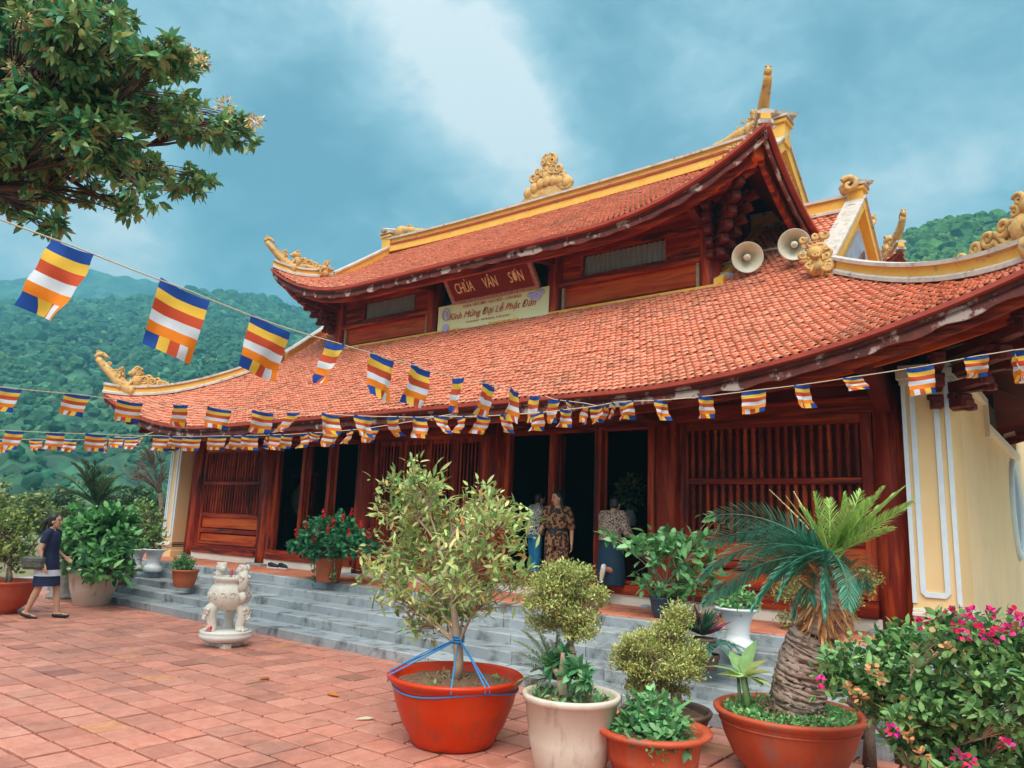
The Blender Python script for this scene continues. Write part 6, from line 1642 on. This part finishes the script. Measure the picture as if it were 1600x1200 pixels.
def hair(th, F, style='bun'):
    h = F.j['head']; d = nrm(F.hd); s, u = frame(d); A = np.array([s, d, u]); mb = MB()
    mb.ell(h+u*.035-d*.020, (.084, .092, .094), 18, 12, A)
    mb.ell(h-d*.035-u*.015, (.078, .062, .085), 16, 10, A)
    if style == 'tail':
        cap_(mb, h-d*.10+u*.02, h-d*.145-u*.02, .035, .038); cap_(mb, h-d*.145-u*.02, h-d*.155-u*.14, .038, .030); cap_(mb, h-d*.155-u*.14, h-d*.13-u*.24, .030, .012)
    if style == 'long':
        for sg in (-1, 1): cap_(mb, h+s*.066*sg-u*.0-d*.02, h+s*.080*sg-u*.17-d*.02, .030, .026); cap_(mb, h+s*.08*sg-u*.17-d*.02, h+s*.085*sg-u*.27+d*.03, .026, .012)
        mb.ell(h-d*.05-u*.10, (.085, .045, .13), 14, 9, A)
    if style == 'short': mb.ell(h-d*.03+u*.03, (.084, .088, .088), 14, 9, A)
    # keep the face clear
    def cut(v):
        r = v-h; y, z, x = r @ d, r @ u, r @ s
        push = (y > .02) & (z < .055) & (np.abs(x) < .062); v = v.copy(); v[push] -= d*np.minimum(.12, (y[push]-.02)*1.6+.01)[:, None]; return v
    mb.V = [cut(v) for v in mb.V]
    return remesh('hair', mb, M['hair'], th, .008, 2)
def cloth(th, nm, mt, parts, vox=.009):
    mb = MB()
    for p in parts: p(mb)
    return remesh(nm, mb, M[mt] if isinstance(mt, str) else mt, th, vox, 2)
def lerp(a, b, t): return np.asarray(a)*(1-t)+np.asarray(b)*t
def torso(F, lo='pelvis', e=.012, drop=.0):
    j = F.j
    return lambda mb: loft(mb, [(j['pelvis']+V3(0, 0, -drop), .165+e, .125+e), (j['pelvis']+V3(0, 0, .04), .160+e, .122+e), (j['waist'], .134+e, .10+e), (j['chest'], .155+e, .113+e), (lerp(j['chest'], j['neck'], .65), .138+e, .09+e), (lerp(j['chest'], j['neck'], .93), .075+e, .065+e)])
def limb(F, a, b, r0, r1, t0=0, t1=1): return lambda mb: cap_(mb, lerp(F.j[a], F.j[b], t0), lerp(F.j[a], F.j[b], t1), r0, r1)
def sleeves(F, t=1.0, r=.062, long=False):
    def f(mb):
        for q in 'lr':
            cap_(mb, lerp(F.j['neck'], F.j['sh'+q], .45), F.j['sh'+q], .058, r); cap_(mb, F.j['sh'+q], lerp(F.j['sh'+q], F.j['el'+q], t), r, r*.92)
            if long: cap_(mb, F.j['el'+q], lerp(F.j['el'+q], F.j['wr'+q], .55), r*.92, r*.75)
    return f
def shoes(th, F, mt='black', sole=None, only='lr'):
    for q in only:
        fd = nrm(getattr(F, 'f'+q)); dn = V3(0, 0, -1); dn = nrm(dn-fd*(dn @ fd)) if abs(fd[2]) < .9 else V3(0, 1, 0); a = F.j['a'+q]; mb = MB()
        cap_(mb, a-fd*.035+dn*.038, a+fd*.06+dn*.050, .038, .040); cap_(mb, a+fd*.06+dn*.05, a+fd*.165+dn*.056, .041, .026)
        def rc(c, a=a, dn=dn): return (((c-a) @ dn) > .074).astype(int)
        remesh('shoe', mb, [M[mt], M[sole or mt]], th, .0075, 1, rc)

# the woman in navy crossing the courtyard at the left
g = at(63, 966, Z=0); rz = math.atan2(CRH[1], CRH[0])+R(90)+R(6)
w1 = thing('person', 'woman with a ponytail in a knee length navy dress walking with a grey shoulder bag', 'person', (g[0], g[1], 0), rz)
F1 = Fig(hl=(.08, 0, .84), hr=(-.08, 0, .84), kl=(.08, -.14, .47), al=(.075, -.20, .085), kr=(-.08, .06, .46), ar=(-.075, .19, .10), fl=(0, -1, .05), fr=(0, -1, -.20),
         elr=(-.22, .04, 1.06), wrr=(-.25, -.05, .84), ell=(.20, .03, 1.05), wrl=(.17, -.17, .93), pelvis=(0, 0, .86), hd=(.05, -1, -.02))
body(w1, F1, .008); hair(w1, F1, 'tail'); shoes(w1, F1)
j = F1.j
cloth(w1, 'dress', 'navy', [torso(F1, e=.020), sleeves(F1, .45, .068), lambda mb: loft(mb, [((0, -.01, .50), .205, .20), ((0, -.01, .60), .20, .185), ((0, 0, .74), .195, .165), (j['pelvis'], .188, .148)])])
mb = MB(); loft(mb, [((0, -.01, .655), .210, .188), ((0, -.005, .70), .209, .182), ((0, 0, .75), .208, .178)], 28, False); mb.build('lace_band', M['whitecloth'], w1)
bag = thing('shoulder_bag', 'grey green patterned handbag on the navy woman\'s arm', 'bag', (g[0], g[1], 0), rz)
mb = MB(); mb.obox((-.262, .10, .86), (.055, .17, .10), np.eye(3), 0, .04); mb.build('pouch', M['bagc'], bag)
mb = MB(); mb.obox((-.266, .10, .905), (.058, .165, .045), np.eye(3), 0, .02); mb.build('flap', M['bagc'], bag)
mb = MB(); mb.tube([(-.27, .24, .93), (-.225, .13, 1.2), (-.15, .03, 1.372), (-.20, -.03, 1.2), (-.275, -.03, .93)], .010, 6); mb.build('strap', M['black'], bag)

# two visitors far behind her, mostly hidden
def simple(label, px, py_head, depth, rz, top, low, arms=None):
    hp = at(px, py_head, depth=depth); base = V3(hp[0], hp[1], -.02); s = (hp[2]+.02)/1.60
    t = thing('person', label, 'person', base, rz); F = Fig(**(arms or {}))
    body(t, F, .012); hair(t, F, 'short'); shoes(t, F)
    cloth(t, 'shirt', top, [torso(F, e=.016), sleeves(F, .7, .066)], .012)
    cloth(t, 'trousers', low, [lambda mb: loft(mb, [(F.j['pelvis']+V3(0, 0, -.08), .165, .125), (F.j['pelvis']+V3(0, 0, .03), .168, .13)]), limb(F, 'hl', 'kl', .095, .075), limb(F, 'kl', 'al', .075, .062), limb(F, 'hr', 'kr', .095, .075), limb(F, 'kr', 'ar', .075, .062)], .012)
    t.scale = (s, s, s); return t
simple('person in a crimson top standing behind the walking navy woman', 97, 824, 22, rz+R(40), 'redcloth', 'black', dict(elr=(-.2, -.05, 1.08), wrr=(-.1, -.18, 1.22)))
simple('person in turquoise clothes stooping behind the far left shrub', 45, 836, 25, rz-R(20), 'turq', 'turq')

# the three visitors at the open doors
tz = .655
g = at(880, 940, Z=tz); g = V3(at(872, 765, Y=9.72)[0], 9.72, tz)
w2 = thing('person', 'woman in a leopard print jumpsuit with sunglasses on her head, looking sideways at the doors', 'person', g, R(24))
F2 = Fig(hd=(-.75, -.62, -.20), ell=(.225, .03, 1.06), wrl=(.235, -.03, .82), elr=(-.225, .02, 1.07), wrr=(-.235, -.17, .98), kl=(.10, -.02, .46), al=(.11, .02, .075))
body(w2, F2, .0075); hair(w2, F2, 'long'); shoes(w2, F2); j = F2.j
cloth(w2, 'jumpsuit', 'leopard', [torso(F2, e=.020), sleeves(F2, 1.0, .068), lambda mb: loft(mb, [(j['pelvis']+V3(0, 0, -.10), .185, .145), (j['pelvis']+V3(0, 0, .05), .168, .135)]),
      limb(F2, 'hl', 'kl', .105, .098), limb(F2, 'kl', 'al', .098, .115, 0, .82), limb(F2, 'hr', 'kr', .105, .098), limb(F2, 'kr', 'ar', .098, .115, 0, .82)], .0085)
mb = MB(); loft(mb, [(j['waist']+V3(0, 0, -.02), .160, .128), (j['waist']+V3(0, 0, .02), .158, .126)], 28, False); mb.build('belt', M['black'], w2)
mb = MB(); h = j['head']; d = nrm(F2.hd); s, u = frame(d)
for sg in (-1, 1): mb.ell(h+d*.062+u*.098+s*.034*sg, (.028, .012, .020), 10, 7, np.array([s, d, u]))
mb.tube([h+s*.085-u*0+u*.05, h+s*.07+d*.05+u*.095, h-s*.07+d*.05+u*.095, h-s*.085+u*.05], .006, 6); mb.build('sunglasses', M['black'], w2)

g = V3(at(838, 770, Y=10.25)[0], 10.25, .77)
w3 = thing('person', 'person in a black and white print top and bright blue jeans just inside the doorway', 'person', g, R(150)); w3.scale = (.94, .94, .94)
F3 = Fig(neck=(0, -.03, 1.35), headb=(0, -.05, 1.41), head=(0, -.08, 1.48), hd=(0, -1, -.35), elr=(-.23, -.04, 1.07), wrr=(-.20, -.22, .98), ell=(.23, -.04, 1.07), wrl=(.20, -.20, .94))
body(w3, F3, .009); hair(w3, F3, 'short'); shoes(w3, F3); j3 = F3.j
cloth(w3, 'top', 'bwprint', [torso(F3, e=.030, drop=.03), sleeves(F3, .9, .074)], .009)
cloth(w3, 'jeans', 'jeans', [lambda mb: loft(mb, [(j3['pelvis']+V3(0, 0, -.09), .175, .135), (j3['pelvis']+V3(0, 0, .02), .172, .135)]), limb(F3, 'hl', 'kl', .100, .076), limb(F3, 'kl', 'al', .076, .06), limb(F3, 'hr', 'kr', .100, .076), limb(F3, 'kr', 'ar', .076, .06)], .009)

g = V3(at(955, 768, Y=9.78)[0], 9.78, tz)
w4 = thing('person', 'person in a tan print blouse and long dark skirt stepping in with one sole raised', 'person', g, R(168)); w4.scale = (.97, .97, .97)
# facing the doors; stands on one leg, the other bent up behind showing its sole
F4 = Fig(hd=(.1, -1, -.38), head=(.01, -.11, 1.47), headb=(0, -.07, 1.40), neck=(0, -.045, 1.345), chest=(0, -.03, 1.19), shl=(.185, -.04, 1.30), shr=(-.185, -.04, 1.30), ell=(.25, -.10, 1.07), wrl=(.18, -.28, .98), elr=(-.25, -.08, 1.07), wrr=(-.20, -.27, .97),
         kr=(-.11, -.10, .45), ar=(-.12, .24, .52), fr=(-.1, .25, -1), kl=(.085, -.0, .46), al=(.085, .03, .08))
body(w4, F4, .0085); hair(w4, F4, 'bun'); shoes(w4, F4, 'whitecloth', 'sole', 'l'); shoes(w4, F4, 'whitecloth', 'sole', 'r'); j4 = F4.j
cloth(w4, 'blouse', 'tanprint', [torso(F4, e=.045, drop=-.05), sleeves(F4, 1.0, .082, True)], .009)
cloth(w4, 'skirt', 'skirt', [lambda mb: loft(mb, [((.02, -.02, .27), .245, .19), ((.0, -.02, .45), .235, .20), ((0, -.01, .66), .215, .18), (j4['pelvis'], .185, .145), (j4['waist'], .165, .125)])], .01)
# ------------------------------------------------------------------ camera, sky, sun
cd = bpy.data.cameras.new('camera'); co = bpy.data.objects.new('camera', cd); COL.objects.link(co)
cd.sensor_width = 36; cd.lens = F_PX/1600*36; cd.clip_start = .1; cd.clip_end = 20000
co.matrix_world = Matrix(((CR[0], CU[0], -FW[0], CAM[0]), (CR[1], CU[1], -FW[1], CAM[1]), (CR[2], CU[2], -FW[2], CAM[2]), (0, 0, 0, 1)))
SC.camera = co
SUN_EL, SUN_AZ = R(54), R(150)          # azimuth clockwise from +Y: behind the camera, a little left
sdir = V3(math.sin(SUN_AZ)*math.cos(SUN_EL), math.cos(SUN_AZ)*math.cos(SUN_EL), math.sin(SUN_EL))
sd = bpy.data.lights.new('sun', 'SUN'); sd.energy = SUN_E; sd.angle = R(46); sd.color = (1, .95, .87)
so = bpy.data.objects.new('sun', sd); COL.objects.link(so)
so.rotation_euler = Vector(sdir.tolist()).to_track_quat('Z', 'Y').to_euler()
w = bpy.data.worlds.new('World'); SC.world = w; w.use_nodes = True
nt = w.node_tree; N = nt.nodes; L = nt.links
for n in list(N): N.remove(n)
out = N.new('ShaderNodeOutputWorld'); sky = N.new('ShaderNodeTexSky'); sky.sky_type = 'NISHITA'; sky.sun_disc = False
sky.sun_elevation = SUN_EL; sky.sun_rotation = SUN_AZ; sky.dust_density = 2.0; sky.ozone_density = 2.0
bg1 = N.new('ShaderNodeBackground'); bg1.inputs[1].default_value = .06; L.new(sky.outputs[0], bg1.inputs[0])
tc = N.new('ShaderNodeTexCoord')
def math_(op, a, b=None, c=None, clamp=False):
    n = N.new('ShaderNodeMath'); n.operation = op; n.use_clamp = clamp
    for i, v in enumerate((a, b, c)):
        if v is None: continue
        if hasattr(v, 'links'): L.new(v, n.inputs[i])
        else: n.inputs[i].default_value = v
    return n.outputs[0]
def noise_(vec, scale, detail, rough=.55, dist=0.0):
    n = N.new('ShaderNodeTexNoise'); n.inputs['Scale'].default_value = scale; n.inputs['Detail'].default_value = detail
    n.inputs['Roughness'].default_value = rough; n.inputs['Distortion'].default_value = dist
    L.new(vec, n.inputs['Vector']); return n.outputs[0]
def blob(d, k):
    """how near a sky direction lies to d (1 at d)"""
    dp = N.new('ShaderNodeVectorMath'); dp.operation = 'DOT_PRODUCT'; L.new(tc.outputs['Generated'], dp.inputs[0])
    dp.inputs[1].default_value = tuple(nrm(d)); return math_('POWER', math_('MAXIMUM', dp.outputs['Value'], 0.0), k)
mp = N.new('ShaderNodeMapping'); mp.inputs['Scale'].default_value = (1, 1, 1.5); L.new(tc.outputs['Generated'], mp.inputs[0])
n1 = noise_(mp.outputs[0], 2.6, 7, .52, .2); n2 = noise_(mp.outputs[0], 7.5, 9, .62, .3)
base = math_('ADD', math_('MULTIPLY', math_('SUBTRACT', math_('ADD', math_('MULTIPLY', n1, .52), math_('ADD', math_('MULTIPLY', n2, .34), math_('MULTIPLY', noise_(mp.outputs[0], 17, 6, .6, .3), .14))), .5), 1.75), .5)
def rd(px, py): return ray(px, py)
def sum_(l):
    r = l[0]
    for x in l[1:]: r = math_('ADD', r, x)
    return r
bright = sum_([math_('MULTIPLY', blob(rd(*p), k), s) for p, k, s in (((640, 40), 190, .38), ((770, 110), 320, .42), ((820, 215), 450, .22), ((70, 420), 160, .14), ((1380, 350), 160, .22), ((330, 120), 130, .08), ((1080, 130), 300, .16), ((230, 430), 200, .12))])
dark = sum_([math_('MULTIPLY', blob(rd(*p), k), s) for p, k, s in (((470, 250), 90, .17), ((580, 330), 200, .08), ((960, 120), 200, .13), ((1430, 120), 40, .10), ((1560, 40), 120, .10), ((860, 20), 220, .06))])
fac = math_('SUBTRACT', math_('ADD', base, bright), dark)
rp = N.new('ShaderNodeValToRGB'); L.new(fac, rp.inputs[0]); e = rp.color_ramp.elements
e[0].position = .28; e[0].color = (.17, .31, .405, 1); e[1].position = .80; e[1].color = (.92, .95, .95, 1)
for p, c in ((.40, (.235, .40, .495)), (.49, (.32, .495, .585)), (.58, (.43, .61, .69)), (.70, (.66, .78, .82))):
    x = e.new(p); x.color = (*c, 1)
bg2 = N.new('ShaderNodeBackground'); bg2.inputs[1].default_value = SKY_S
L.new(rp.outputs[0], bg2.inputs[0])
ms = N.new('ShaderNodeMixShader'); ms.inputs[0].default_value = .90
bg3 = N.new('ShaderNodeBackground'); bg3.inputs[0].default_value = (1, .93, .84, 1); L.new(math_('MULTIPLY', blob(sdir, 1.5), SKY_S*FILL_GLOW), bg3.inputs[1])   # warm glow added round the sun, out of view, as fill for the facade
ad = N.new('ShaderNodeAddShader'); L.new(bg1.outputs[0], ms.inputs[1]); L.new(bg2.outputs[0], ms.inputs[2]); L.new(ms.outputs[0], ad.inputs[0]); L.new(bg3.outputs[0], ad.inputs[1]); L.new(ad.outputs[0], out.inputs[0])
vs = SC.view_settings; vs.view_transform = 'Standard'; vs.look = 'None'; vs.exposure = EXPO; vs.gamma = 1; vs.use_curve_mapping = False
SC.render.engine = 'CYCLES'
SC.cycles.use_denoising = True
SC.cycles.max_bounces = 6; SC.cycles.diffuse_bounces = 4; SC.cycles.glossy_bounces = 2; SC.cycles.transmission_bounces = 2; SC.cycles.transparent_max_bounces = 4
SC.cycles.volume_bounces = 0; SC.cycles.caustics_reflective = False; SC.cycles.caustics_refractive = False
SC.cycles.sample_clamp_indirect = 4

# ------------------------------------------------------------------ the damp air
hz = bpy.data.materials.new('damp_air'); hz.use_nodes = True; n_ = hz.node_tree.nodes; 
n_.remove(n_['Principled BSDF']); pvn = n_.new('ShaderNodeVolumePrincipled')
pvn.inputs['Color'].default_value = (.20, .68, .90, 1); pvn.inputs['Density'].default_value = HAZE; pvn.inputs['Anisotropy'].default_value = .15
hz.node_tree.links.new(pvn.outputs[0], n_['Material Output'].inputs['Volume'])
mb = MB(); mb.box((-1150, -1150, -6), (1150, 1150, 262)); o = mb.build('haze', hz); tag(o, 'thin damp haze filling the valley air', 'haze', None, 'stuff')
SC.cycles.volume_max_steps = 64; SC.cycles.volume_step_rate = 4
